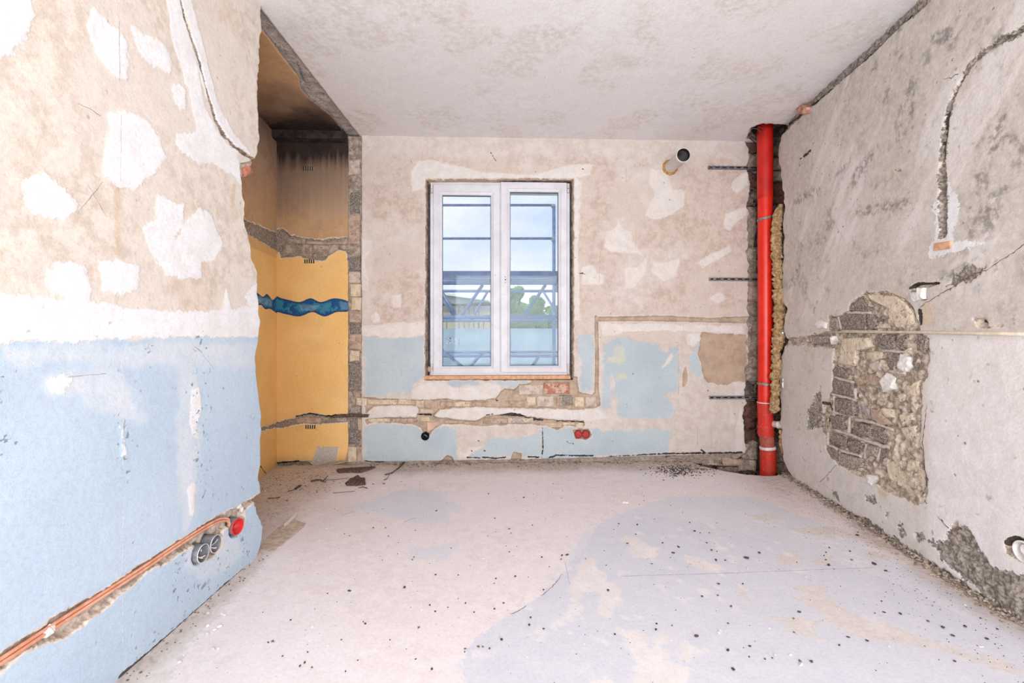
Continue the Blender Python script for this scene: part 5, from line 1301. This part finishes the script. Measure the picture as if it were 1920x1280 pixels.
# dark timber end in the stub
bo = block('timber_batten', BW, BW.pts([(618, 782), (690, 782), (693, 776), (640, 776)]), -.02, .010, M_OLDWOOD, None, .003, .002, 2); tag(bo, 'charred grey batten end lying across the brick stub by the alcove', 'batten')
# ventilation slots in the alcove
for x, y_, lab in ((578, 316, 'small slotted vent in the sooty brown alcove wall, topmost of three'), (580, 490, 'small slotted vent in yellow alcove wall just under the bare brick band'), (582, 800, 'small slotted vent low in the yellow alcove wall near the floor')):
    e = empty('air_vent', BW.p(*BW.px(x, y_))); tag(e, lab, 'vent', 'slotted vents in the alcove')
    for i in range(5):
        u, v = BW.px(x - 8 + 4.1 * i, y_); mb = MB(); mb.box(BW, u - .0042, u + .0042, v - .016, v + .016, -.02, .005, .001); adopt(mb.obj('slot', M_DARK), e)
        mb = MB(); mb.box(BW, u + .0045, u + .0075, v - .013, v + .013, -.02, .006); adopt(mb.obj('rib', M_PINKSTONE), e)

# ------------------------------------------------------------------ things lying on the floor
def fl(x, y): return FL.px(x, y)


def flake(name, px_poly, h, mat, label, cat, group=None, z=.003):
    o = block(name, FL, FL.pts(px_poly), z - .002, z + h, mat, None, min(.006, h * .5), .003, 2); return tag(o, label, cat, group)


flake('wood_flake', [(648, 908), (655, 901), (663, 898), (672, 893), (676, 899), (684, 900), (686, 909), (668, 911), (650, 911)], .016, M_BARK, 'ragged flat piece of rotten brown wood on the floor below the brick stub', 'wood piece')
flake('wood_flake', [(630, 883), (640, 881), (690, 878), (704, 877), (695, 881), (676, 887), (660, 886), (634, 887)], .014, M_BARK, 'long dark splintered wood strip at the foot of the brick stub', 'wood piece')
flake('wood_flake', [(552, 917), (560, 911), (566, 910), (564, 913), (556, 918)], .008, M_GRIT, 'small dark pointed wood splinter on the alcove floor', 'wood piece')
for P, r, lab in (([(583, 904), (592, 902), (600, 901), (606, 904)], .006, 'short brown twig on the floor in front of the alcove'), ([(503, 935.5), (514, 935), (525, 933)], .003, 'thin dark stick on the floor by the alcove entrance'), ([(604, 904), (610, 898), (615, 893)], .003, 'small forked twig beside the short brown twig'),
                  ([(722, 892), (735, 889), (748, 884), (757, 874)], .008, 'curled grey bark strip leaning at the wall right of the brick stub'), ([(540, 922), (549, 920), (556, 916)], .003, 'thin root fibre behind the dark splinter on alcove floor'), ([(672, 916), (680, 914), (688, 916)], .003, 'small twig in front of the rotten brown wood piece'),
                  ([(720, 901), (726, 898), (730, 896)], .003, 'tiny twig in front of the curled bark strip'), ([(624, 925), (650, 923), (665, 922)], .0015, 'hair thin straw on the floor left of centre'), ([(588, 902), (630, 900), (652, 897)], .002, 'thin broken fibre leading to the rotten wood piece')):
    pts = [fl(*q) for q in P]; mb = MB(); mb.tube([(a, b, r + .002 + (.02 if 'curled' in lab and i > 1 else 0) + random.uniform(0, .002)) for i, (a, b) in enumerate(pts)], [r * random.uniform(.6, 1.1) for _ in pts], 7)
    tag(mb.obj('twig', M_BARK if r > .0025 else M_GRIT, None, True), lab, 'twig')
flake('plaster_strip', [(487, 1027), (520, 990), (551, 974), (574, 983), (545, 1010), (512, 1036)], .004, M_SPEC, 'tan dusty strip of board on the floor at the end of the left wall', 'strip')
flake('paper_scrap', [(532, 985), (545, 972), (555, 964), (557, 966), (546, 978), (534, 989)], .006, M_PAPER, 'curled pale paper strip beside the tan board on the floor', 'scrap', z=.008)
flake('paper_scrap', [(1166, 941), (1174, 939), (1180, 941), (1178, 944), (1168, 944)], .008, M_CRUMB, 'small white plaster flake on the floor in front of the window', 'scrap')

# loose grit: individual pebbles share a few meshes
def pebble_mesh(name, mat, seed, flat=.6):
    rr = random.Random(seed); bm = bmesh.new(); bmesh.ops.create_icosphere(bm, subdivisions=1, radius=1.0)
    for v in bm.verts:
        k = rr.uniform(.65, 1.2); v.co = Vector((v.co.x * k, v.co.y * k, v.co.z * k * flat))
    me = bpy.data.meshes.new(name); bm.to_mesh(me); bm.free(); me.materials.append(mat); return me


PD = [pebble_mesh('pebble', M_GRIT, s) for s in range(4)] + [pebble_mesh('pebble', M_GRIT_B, 9)]
PWm = [pebble_mesh('crumb', M_CRUMB, s + 40) for s in range(3)]
SPOT = [(758, 1102, 7), (655, 1108, 6), (1305, 1193, 9), (1365, 1220, 7), (1400, 1047, 8), (1272, 1026, 6), (1262, 1037, 6), (940, 1200, 7), (1375, 1256, 8), (1521, 1241, 8), (810, 1255, 7), (872, 1217, 5), (897, 1213, 6), (905, 1213, 5), (918, 1216, 5), (992, 1172, 6), (995, 1158, 5), (1019, 1179, 5), (1153, 1190, 6), (1230, 1181, 6), (1231, 1170, 5),
        (1260, 1173, 4), (1316, 1118, 5), (1346, 1117, 6), (1371, 1137, 5), (1347, 1095, 5), (1393, 1095, 5), (1365, 1169, 5), (1406, 1212, 5), (1434, 1236, 5), (1448, 1234, 5), (1499, 1148, 6), (1488, 1160, 5), (1489, 1186, 5), (1574, 1210, 5), (1639, 1058, 8), (1554, 1060, 7), (1548, 1050, 5), (1545, 1042, 4), (1549, 1036, 4), (1555, 1027, 4), (1594, 1034, 5), (1597, 1050, 5),
        (1424, 1037, 6), (1334, 1032, 6), (1325, 1018, 5), (1342, 1050, 5), (1360, 1051, 5), (1302, 996, 5), (1293, 980, 4), (1242, 1018, 5), (1195, 984, 5), (1140, 1107, 6), (966, 1081, 5), (817, 1078, 5), (806, 1135, 5), (816, 1147, 5), (944, 1131, 5), (927, 1142, 5), (889, 1148, 4), (873, 1131, 4), (785, 1177, 6), (685, 1170, 6), (681, 1166, 4), (545, 1163, 5), (511, 1203, 6), (503, 1205, 4),
        (640, 1200, 4), (571, 1243, 5), (562, 1249, 5), (577, 1223, 4), (648, 1259, 4), (779, 1236, 4), (671, 1238, 4), (731, 1200, 4), (614, 1113, 4), (723, 990, 4), (818, 958, 4), (916, 926, 4), (982, 933, 4), (955, 992, 4), (958, 1000, 4), (928, 972, 4), (998, 985, 4), (1054, 1042, 6), (1063, 1041, 6), (1052, 1049, 5), (1016, 1045, 5), (955, 1035, 4), (1098, 1048, 4), (1030, 1063, 4), (773, 1050, 5), (776, 1045, 4), (1019, 1106, 4), (930, 1085, 4), (1160, 982, 4), (1176, 1019, 4), (1192, 1002, 4),
        (700, 990, 4), (538, 939, 5), (700, 908, 4), (720, 907, 4), (1608, 944 + 60, 6), (1660, 1070, 5), (1688, 1151, 6), (1657, 1148, 5), (1640, 1150, 5), (1740, 1165, 6), (1768, 1177, 8), (1786, 1192, 7), (1810, 1175, 7), (1850, 1198, 6), (1870, 1180, 6), (1500, 1240, 7), (1790, 1240, 6), (1590, 1195, 6), (1626, 1202, 6)]
wr = random.Random(21); npeb = 0


def where(x, y):
    if x > WX(y) - .38: return 'along the foot of the right wall'
    if y > 3.2: return 'on the dusty floor before the back wall'
    if x > -.1 + (2.1 - y) * -.3 and y < 2.6: return 'on the blue grey floor patch'
    if x < -.15: return 'on the pinkish floor near the broken left wall'
    return 'on the bare floor in front of the window'


def pebble(x, y, me, s, group, label, cat):
    w_ = where(x, y); label = label + ' ' + w_; group = group + ' ' + w_
    o = bpy.data.objects.new(me.name, me); o.location = (x, y, s * .42 + .0005); o.scale = (s * wr.uniform(.8, 1.5), s * wr.uniform(.7, 1.1), s)
    o.rotation_euler = (0, 0, wr.uniform(0, 6.28)); COL.objects.link(o); tag(o, label, cat, group)


for x, y_, w in SPOT:
    a, b_2 = fl(x, y_); pebble(a, b_2, wr.choice(PD), w * .5 * b_2 / F * .95, 'dark grit', 'small dark grit pebble lying', 'pebble'); npeb += 1
while npeb < 285:
    X = wr.uniform(-1.2, 2.0); Y = 1.45 + 2.3 * wr.random() ** .9
    if X > WX(Y) - .05 or Y > 3.7 + .03 * X: continue
    if Y > 3.4 and X > 1.4: continue
    if X < .3 and wr.random() < .35: continue
    pebble(X, Y, wr.choice(PD), wr.uniform(.0018, .0042), 'dark grit', 'small dark grit pebble lying', 'pebble'); npeb += 1
for i in range(85):
    if i < 22:
        a, b_2 = fl(*wr.choice([(400, 1145), (410, 1160), (395, 1180), (345, 1235), (330, 1245), (365, 1210), (385, 1215), (1495, 1243), (1350, 1190), (1230, 1260), (1060, 1245), (1115, 1250), (1172, 1258), (1345, 1280), (1280, 920), (1163, 937), (1070, 1200), (1012, 1236), (1450, 1000), (505, 933), (512, 905), (494, 920)])); a += wr.gauss(0, .02); b_2 += wr.gauss(0, .02); s = wr.uniform(.005, .009)
    else: a, b_2, s = wr.uniform(-1.1, 1.9), wr.uniform(1.5, 3.6), wr.uniform(.003, .006)
    if a > WX(b_2) - .04 or (b_2 > 3.4 and a > 1.4): continue
    pebble(a, b_2, wr.choice(PWm), s, 'white plaster crumbs', 'small white plaster crumb lying', 'crumb')


def scatter(name, pts, mats_mesh, label, cat, mat):
    """a heap nobody could count, joined into one object"""
    mb = MB(); bases = []
    for s in range(6):
        bm = bmesh.new(); bmesh.ops.create_icosphere(bm, subdivisions=1, radius=1.0); rr = random.Random(s + 70)
        V_ = [np.array(v.co) * rr.uniform(.6, 1.25) * np.array([1, 1, .65]) for v in bm.verts]; Fc = [tuple(v.index for v in f.verts) for f in bm.faces]; bases.append((V_, Fc)); bm.free()
    for (x, y_, z, s) in pts:
        V_, Fc = wr.choice(bases); a = wr.uniform(0, 6.28); ca, sa = math.cos(a), math.sin(a); e1 = wr.uniform(.8, 1.7)
        mb.add([(x + s * (ca * q[0] * e1 - sa * q[1]), y_ + s * (sa * q[0] * e1 + ca * q[1]), z + s * q[2]) for q in V_], Fc)
    o = mb.obj(name, mat); tag(o, label, cat, None, 'stuff'); return o


pts = []
for i in range(900):
    u = wr.uniform(.0, 1.82); d = abs(wr.gauss(0, .022)); s = wr.uniform(.003, .009); q = RW.p(u, 0, d + .004); pts.append((q[0], q[1], max(.002, .022 - d * .5) * wr.random() + s * .3, s))
scatter('rubble', pts, None, 'line of brown mortar rubble along the foot of the right wall', 'rubble', M_RAW)
pts = []
for i in range(420):
    X = wr.uniform(-1.2, 1.5); d = abs(wr.gauss(0, .03)); s = wr.uniform(.002, .007); q = BW.p(X + 1.255, 0, d + .006); pts.append((q[0], q[1], max(.002, .016 - d * .3) * wr.random() + s * .3, s))
scatter('rubble', pts, None, 'dusty mortar rubble along the foot of the back wall', 'rubble', M_GRIT_B)
pts = []
for i in range(520):
    a, b_2 = fl(1275 + wr.gauss(0, 28), 882 + wr.gauss(0, 6)); s = wr.uniform(.002, .006)
    if b_2 < 3.78: pts.append((a, b_2, s * .4, s))
scatter('gravel', pts, None, 'scatter of fine dark gravel on the floor left of the broken corner', 'gravel', M_GRIT)
pts = []
for i in range(1500):
    X = wr.uniform(-1.2, 2.0); Y = wr.uniform(1.3, 3.65)
    k = wr.random()
    if k < .45: X = WX(Y) - abs(wr.gauss(0, .22)) - .02
    elif k < .7: Y = 3.74 - abs(wr.gauss(0, .14)) + .03 * X
    if X > WX(Y) - .02 or (Y > 3.42 and X > 1.45) or X < -1.2: continue
    s = wr.uniform(.0009, .0022); pts.append((X, Y, s * .4, s))
scatter('fine_grit', pts, None, 'fine dark grit sprinkled all over the pale floor', 'grit', M_GRIT)
pts = []
for i in range(80):
    u = wr.uniform(.0, 1.35); d = abs(wr.gauss(0, .04)); s = wr.uniform(.0015, .004); pts.append((-1.244 + d, .9 + u, s * .4, s))
for i in range(120): a, b_2 = fl(wr.uniform(487, 640), wr.uniform(885, 925)); s = wr.uniform(.002, .005); pts.append((a, b_2, s * .4, s))
scatter('rubble', pts, None, 'loose crumbs along the foot of the left wall and in the alcove', 'rubble', M_GRIT_B)

# hairline cracks, pencil marks, seams and cut lines lying on the relief of their surface
def hairlines(name, pl, L, dispf, mat, parent, swap=False):
    mb = MB()
    for q, w in L:
        P = pl.pts(q); D_ = []
        for i in range(len(P) - 1):
            n = max(2, int(math.dist(P[i], P[i + 1]) / .012)); D_ += [(P[i][0] + (P[i + 1][0] - P[i][0]) * k / n, P[i][1] + (P[i + 1][1] - P[i][1]) * k / n) for k in range(n)]
        D_.append(P[-1]); D_ = np.array(D_); tg = np.gradient(D_, axis=0); tg /= np.linalg.norm(tg, axis=1)[:, None] + 1e-9; nn = np.stack([-tg[:, 1], tg[:, 0]], 1)
        jit_ = np.array([random.gauss(0, 1) for _ in D_])[:, None] * min(w * 1.2, .0022); D_ = D_ + nn * jit_
        dd = dispf(D_[:, :1], D_[:, 1:])[:, 0] + .0007; ww = np.array([w * random.uniform(.35, 1.1) for _ in D_])[:, None]
        a = D_ + nn * ww; c = D_ - nn * ww; V_ = [pl.p(a[i][0], a[i][1], dd[i]) for i in range(len(D_))] + [pl.p(c[i][0], c[i][1], dd[i]) for i in range(len(D_))]; m = len(D_)
        mb.add(V_, [(i, i + 1, m + i + 1, m + i) for i in range(m - 1)])
    o = mb.obj(name, mat, parent); o['kind'] = 'stuff'; return o


M_PENCIL = simple('pencil', lin(140, 132, 130), lin(110, 104, 104), 60, .9, bump=0); M_CRACK = simple('crack_dark', lin(96, 86, 80), lin(62, 55, 52), 60, .95, bump=0); M_SEAM = simple('seam_pale', lin(236, 238, 242), lin(190, 200, 208), 90, .9, bump=0)
hairlines('pencil_marks', LW, [([(223, 40), (224, 150)], .0006), ([(225, 215), (225, 340)], .0004), ([(145, 195), (165, 203), (188, 217)], .0009), ([(192, 342), (172, 366), (145, 400)], .0007), ([(163, 345), (182, 375), (200, 408)], .0007), ([(125, 708), (160, 703), (200, 700)], .0007), ([(365, 650), (378, 660), (360, 645)], .0006), ([(372, 655), (400, 690)], .0006)],
          lambda U, V: left_disp(U, V, left_fields(U, V)), M_PENCIL, wall_left)
hairlines('seams', LW, [([(228, 640), (230, 820), (230, 1000), (229, 1080)], .0012), ([(230, 1120), (230, 1230)], .0012), ([(365, 650), (366, 800), (364, 900), (366, 985)], .0010), ([(442, 640), (443, 780), (443, 940)], .0006)], lambda U, V: left_disp(U, V, left_fields(U, V)), M_SEAM, wall_left)


def rdisp(U, V): return right_disp(U, V, right_fields(U, V))


hairlines('cracks', RW, [([(1724, 577), (1735, 568), (1747, 561), (1765, 550), (1783, 540), (1800, 527), (1810, 520), (1855, 504), (1875, 490), (1890, 480), (1930, 452)], .0016), ([(1568, 872), (1560, 880), (1550, 892), (1537, 904)], .002), ([(1690, 557), (1700, 562), (1711, 575), (1722, 605)], .002), ([(1545, 385), (1560, 412), (1580, 445), (1590, 462)], .0008), ([(1770, 148), (1785, 145), (1798, 138)], .002),
                          ([(1738, 760), (1730, 830), (1735, 870), (1738, 900), (1730, 930), (1740, 945)], .0022), ([(1760, 968), (1775, 985), (1785, 990)], .002), ([(1615, 552), (1660, 546), (1690, 556)], .0015), ([(1688, 870), (1700, 895), (1692, 920)], .0014), ([(1655, 880), (1665, 910), (1680, 925)], .0016)], rdisp, M_CRACK, wall_right)
hairlines('pencil_marks', BW, [([(1188, 313), (1190, 307), (1193, 313)], .0016), ([(1196, 311), (1195.5, 313)], .0016), ([(1198, 308), (1203, 307.5)], .0014), ([(1201, 307.5), (1200, 313)], .0014), ([(1204.5, 308), (1204.5, 312), (1207, 312.5), (1207.5, 308)], .0014),
                               ([(1174, 312), (1174, 342)], .001), ([(1283, 398), (1284, 432)], .001), ([(1279, 402), (1280, 420)], .001), ([(1193, 430), (1192, 470)], .0008), ([(1281, 560), (1281, 625)], .0008), ([(1272, 640), (1272, 735)], .001), ([(860, 690 + 30), (862, 735)], .0008), ([(1308, 800), (1308, 835)], .001), ([(1334, 800), (1334, 840)], .0008), ([(1125, 470), (1124, 530)], .0008), ([(772, 480), (772, 560)], .0007), ([(752, 690), (754, 705)], .001)],
          lambda U, V: back_disp(U, V, back_fields(U, V)), simple('ochre_marks', lin(160, 128, 92), lin(132, 108, 88), 60, .9, bump=0), wall_back)
hairlines('cut_lines', FL, [([(1165, 1080), (1300, 1076), (1420, 1072), (1640, 1064)], .0008), ([(1016, 1117), (1036, 1100), (1054, 1076)], .0014), ([(956, 1151), (972, 1145), (986, 1136)], .0014), ([(640, 966), (655, 961), (668, 958)], .0018), ([(756, 979), (770, 973), (780, 971)], .0012), ([(1060, 1055), (1068, 1095)], .0006)],
          lambda U, V: floor_disp(U, V, floor_fields(U, V)), M_CRACK, floor)

# ------------------------------------------------------------------ outside: scaffold, banner, tree, building
Y1, Y2 = 5.1, 6.1
S1p = Plane((0, Y1, 0), (1, 0, 0), (0, 0, 1), (0, -1, 0)); S2p = Plane((0, Y2, 0), (1, 0, 0), (0, 0, 1), (0, -1, 0))
def q1(x, y): return S1p.p(*S1p.px(x, y))
def q2(x, y): return S2p.p(*S2p.px(x, y))
sca = empty('scaffold', (0, 5.6, -1.5)); tag(sca, 'blue grey tubular steel scaffold outside the window', 'scaffold')
def tubep(name, a, b_2, r, mat=M_SCAF): mb = MB(); mb.tube([a, b_2], r, 12); return adopt(mb.obj(name, mat, None, True), sca)
XL, XR = 640, 1250
for yy in (384.5, 447): tubep('guard_rail', q2(XL, yy), q2(1040, yy), .0175)
tubep('top_chord', q1(XL, 528), q1(XR, 528), .036); tubep('bottom_chord', q1(XL, 594), q1(XR, 594), .024)
tubep('top_chord', q2(XL, 545.5), q2(XR, 545.5), .019); tubep('bottom_chord', q2(XL, 601), q2(XR, 601), .019)
tubep('ledger', q1(XL, 660), q1(XR, 660), .016); tubep('ledger', q2(XL, 667), q2(XR, 667), .021)
mb = MB(); a = q1(XL, 521); c = q1(XR, 508.5); mb.wbox(a[0], c[0], Y1 - .03, Y1 + .03, a[2], c[2]); adopt(mb.obj('toe_board', M_SCAF), sca)
for a, c in (((905, 534), (866, 591)), ((820, 545), (851, 591)), ((1023, 534), (983, 591)), ((1040, 534), (1080, 591)), ((780, 534), (742, 591)), ((905, 660), (870, 700)), ((826, 654), (870, 690)), ((1010, 668), (996, 690))): tubep('diagonal', q1(*a), q1(*c), .0185)
for a, c in (((914, 547), (884, 600)), ((828, 545), (862, 600)), ((1018, 545), (1052, 600))): tubep('diagonal', q2(*a), q2(*c), .0165)
tubep('standard', q2(1038.5, 384), q2(1038.5, 760), .023); tubep('standard', q2(700, 300), q2(700, 760), .023); tubep('standard', q1(1165, 300), q1(1165, 760), .023)
for yy in (386, 449): 
    c = q2(1036, yy); mb = MB(); mb.tube([c + np.array([-.02, -.01, 0]), c + np.array([.03, -.01, 0])], .027, 10); adopt(mb.obj('coupler', M_STEEL), sca)
mb = MB(); mb.wbox(-2.6, 3.2, Y1 - .02, Y2 + .05, -1.62, -1.56); adopt(mb.obj('deck', simple('deck_boards', lin(150, 160, 170), lin(120, 128, 138), 12, .8), None), sca)

b = NB('banner_cloth'); g = b.n('ShaderNodeTexCoord').outputs['Object']; col = b.mix(b.rng(b.noise(6, 5, g), .35, .65), lin(176, 196, 218), lin(192, 210, 228))
d1 = b.n('ShaderNodeBsdfDiffuse'); t1_ = b.n('ShaderNodeBsdfTranslucent'); ms = b.n('ShaderNodeMixShader'); ms.inputs[0].default_value = .55; b.l(col, d1.inputs[0]); b.l(col, t1_.inputs[0]); b.l(d1.outputs[0], ms.inputs[1]); b.l(t1_.outputs[0], ms.inputs[2]); b.l(ms.outputs[0], b.out.inputs[0])
S3 = Plane((0, 6.17, 0), (1, 0, 0), (0, 0, 1), (0, -1, 0)); q3 = lambda x, y: S3.p(*S3.px(x, y))
ban = empty('banner', q3(935, 615.5)); tag(ban, 'pale blue banner hung from the scaffold tube outside the window', 'banner')
mb = MB(); a = q3(700, 615.5); c = q3(1200, 740); n = 60; V_ = []; Fc = []
for i in range(n + 1):
    x = a[0] + (c[0] - a[0]) * i / n
    for j in range(7):
        z = a[2] + (c[2] - a[2]) * j / 6; V_.append((x, 6.17 + .012 * math.sin(x * 9 + j * .6) + .006 * math.sin(x * 23), z))
for i in range(n):
    for j in range(6): Fc.append((i * 7 + j, i * 7 + 7 + j, i * 7 + 8 + j, i * 7 + 1 + j))
mb.add(V_, Fc); adopt(mb.obj('cloth', b.m, None, True), ban)
M_PRINT = simple('faint_print', lin(214, 222, 232), lin(206, 216, 228), 20, .9, bump=0)
GL = {'F': [(0, 0, .25, 1), (0, .8, 1, 1), (0, .45, .8, .6)], 'E': [(0, 0, .25, 1), (0, .8, 1, 1), (0, .42, .85, .58), (0, 0, 1, .2)], 'I': [(.35, 0, .65, 1)], 'R': [(0, 0, .25, 1), (0, .8, .9, 1), (.7, .5, .95, .95), (0, .4, .9, .55), (.6, 0, .9, .45)]}
for gx, gw, ch, y0_, y1_ in ((836.5, 9, 'R', 633, 645), (846.5, 4, 'I', 633, 645), (853, 9, 'E', 634, 644), (880, 5, 'F', 634, 640), (889, 5, 'I', 634, 640)):
    mb = MB()
    for (x0, v0_, x1, v1_) in GL[ch]:                       # print seen from behind, so mirrored
        a = q3(gx + gw * (1 - x1), y1_ + (y0_ - y1_) * v0_); c = q3(gx + gw * (1 - x0), y1_ + (y0_ - y1_) * v1_)
        mb.wbox(a[0], c[0], 6.140, 6.150, a[2], c[2])
    adopt(mb.obj('print', M_PRINT), ban)
for x, sl in ((838, 0), (907, 0), (974, 4), (1028, 0)):
    mb = MB(); a = q2(x - sl, 598); c = q3(x, 617); mb.tube([a + np.array([0, -.03, .02]), c + np.array([0, -.025, 0])], .004, 6); adopt(mb.obj('cable_tie', M_DARK), ban)
    mb = MB(); mb.tube([c + np.array([0, -.03, 0]), c + np.array([0, -.022, 0])], .011, 12); adopt(mb.obj('eyelet', M_GYP), ban)

# ground, lawn, building and trees
mb = MB(); mb.wbox(-150, 150, 9, 300, -8.2, -8.0); tag(mb.obj('ground', simple('lawn', lin(150, 176, 110), lin(170, 186, 130), .2, 1, bump=0)), 'green lawn and ground far below outside', 'ground', kind='structure')
YB = 48.0; SB = Plane((0, YB, 0), (1, 0, 0), (0, 0, 1), (0, -1, 0)); qb = lambda x, y: SB.p(*SB.px(x, y))
bld = empty('building', (qb(870, 622)[0], YB, -8)); tag(bld, 'far hall with a wide pale canopy roof and tan walls seen through left pane', 'building')
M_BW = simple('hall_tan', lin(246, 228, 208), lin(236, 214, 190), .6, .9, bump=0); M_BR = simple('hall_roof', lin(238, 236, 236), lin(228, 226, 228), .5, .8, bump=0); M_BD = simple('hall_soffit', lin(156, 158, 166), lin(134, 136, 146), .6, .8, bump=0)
mb = MB(); a = qb(700, 612); c = qb(925, 585); mb.wbox(a[0], c[0], YB, YB + 12, -8, c[2]); adopt(mb.obj('wall', M_BW), bld)
mb = MB(); a = qb(700, 585); c = qb(925, 572); mb.wbox(a[0], c[0], YB + 1, YB + 11, a[2], c[2]); adopt(mb.obj('glazed_storey', simple('hall_glass', lin(232, 232, 236), lin(214, 218, 226), .5, .4, bump=0)), bld)
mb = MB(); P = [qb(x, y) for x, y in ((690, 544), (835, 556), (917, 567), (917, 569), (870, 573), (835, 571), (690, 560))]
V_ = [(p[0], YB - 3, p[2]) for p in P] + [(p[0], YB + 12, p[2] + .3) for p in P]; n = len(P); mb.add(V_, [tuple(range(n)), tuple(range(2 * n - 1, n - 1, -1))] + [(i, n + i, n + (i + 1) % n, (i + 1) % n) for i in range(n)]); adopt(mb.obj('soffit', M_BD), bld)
mb = MB(); P = [qb(x, y) for x, y in ((690, 540), (835, 552.5), (918, 565), (918, 567.5), (835, 556.5), (690, 545))]
V_ = [(p[0], YB - 3.2, p[2]) for p in P] + [(p[0], YB + 12, p[2] + .3) for p in P]; n = len(P); mb.add(V_, [tuple(range(n)), tuple(range(2 * n - 1, n - 1, -1))] + [(i, n + i, n + (i + 1) % n, (i + 1) % n) for i in range(n)]); adopt(mb.obj('roof', M_BR), bld)
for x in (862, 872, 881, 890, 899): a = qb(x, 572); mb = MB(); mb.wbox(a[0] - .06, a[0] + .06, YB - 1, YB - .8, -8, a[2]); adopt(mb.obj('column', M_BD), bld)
mb = MB(); a = qb(700, 602); c = qb(925, 599); mb.wbox(a[0], c[0], YB - .3, YB + .1, a[2], c[2]); adopt(mb.obj('band', M_BR), bld)

b = NB('leaves'); g = b.n('ShaderNodeTexCoord').outputs['Object']; col = b.mix(b.rng(b.noise(1.2, 4, g), .35, .65), lin(146, 188, 112), lin(88, 132, 76)); col = b.mix(b.rng(b.noise(7, 2, g), .45, .7), col, lin(172, 200, 124))
d1 = b.n('ShaderNodeBsdfDiffuse'); t1_ = b.n('ShaderNodeBsdfTranslucent'); ms = b.n('ShaderNodeMixShader'); ms.inputs[0].default_value = .4; b.l(col, d1.inputs[0]); b.l(col, t1_.inputs[0]); b.l(d1.outputs[0], ms.inputs[1]); b.l(t1_.outputs[0], ms.inputs[2]); b.l(ms.outputs[0], b.out.inputs[0]); M_LEAF = b.m


def tree(x, ytop, hw, Y, label, nleaf):
    sp = Plane((0, Y, 0), (1, 0, 0), (0, 0, 1), (0, -1, 0)); t = sp.p(*sp.px(x, ytop)); e = empty('tree', (t[0], Y, -8)); tag(e, label, 'tree', 'trees seen through the right pane')
    r = hw / F * Y; H = t[2]
    mb = MB(); mb.tube([(t[0], Y, -8), (t[0] + .1, Y, -3), (t[0], Y, H - r * .6)], [.28, .22, .05], 8)
    for k in range(7):
        a = wr.uniform(0, 6.28); z = H - r * wr.uniform(.6, 2.6); mb.tube([(t[0], Y, z - .6), (t[0] + math.cos(a) * r * .7, Y + math.sin(a) * r * .7, z + .4)], [.07, .02], 5)
    adopt(mb.obj('trunk', M_BARK), e); mb = MB()
    cl_ = []
    for k in range(44):
        z = wr.uniform(-3.4, 0) * r; w = r * min(1, .25 + .5 * (-z / r)) * wr.uniform(.3, 1); a = wr.uniform(0, 6.28); cl_.append((t[0] + math.cos(a) * w, Y + math.sin(a) * w, H + z - .15 * r, r * wr.uniform(.22, .36)))
    for k in range(nleaf):
        cx, cy, cz, cr_ = wr.choice(cl_); v = Vector((wr.gauss(0, 1), wr.gauss(0, 1), wr.gauss(0, 1))).normalized() * cr_ * wr.random() ** .4
        p = Vector((cx, cy, cz)) + v; n1 = Vector((wr.gauss(0, 1), wr.gauss(0, 1), wr.gauss(0, 1))).normalized(); n2 = n1.orthogonal().normalized(); s = wr.uniform(.07, .16)
        mb.add([p - n1 * s, p + n2 * s * .6, p + n1 * s, p - n2 * s * .6], [(0, 1, 2, 3)])
    adopt(mb.obj('crown', M_LEAF), e)['kind'] = 'stuff'


tree(966, 543, 36, 26, 'pale green tree seen at the left edge of the right pane', 14000)
tree(1006, 558, 40, 32, 'lower bushy green tree in the middle of the right pane', 14000)
tree(1040, 572, 34, 38, 'small green tree at the right edge of the right pane', 10000)
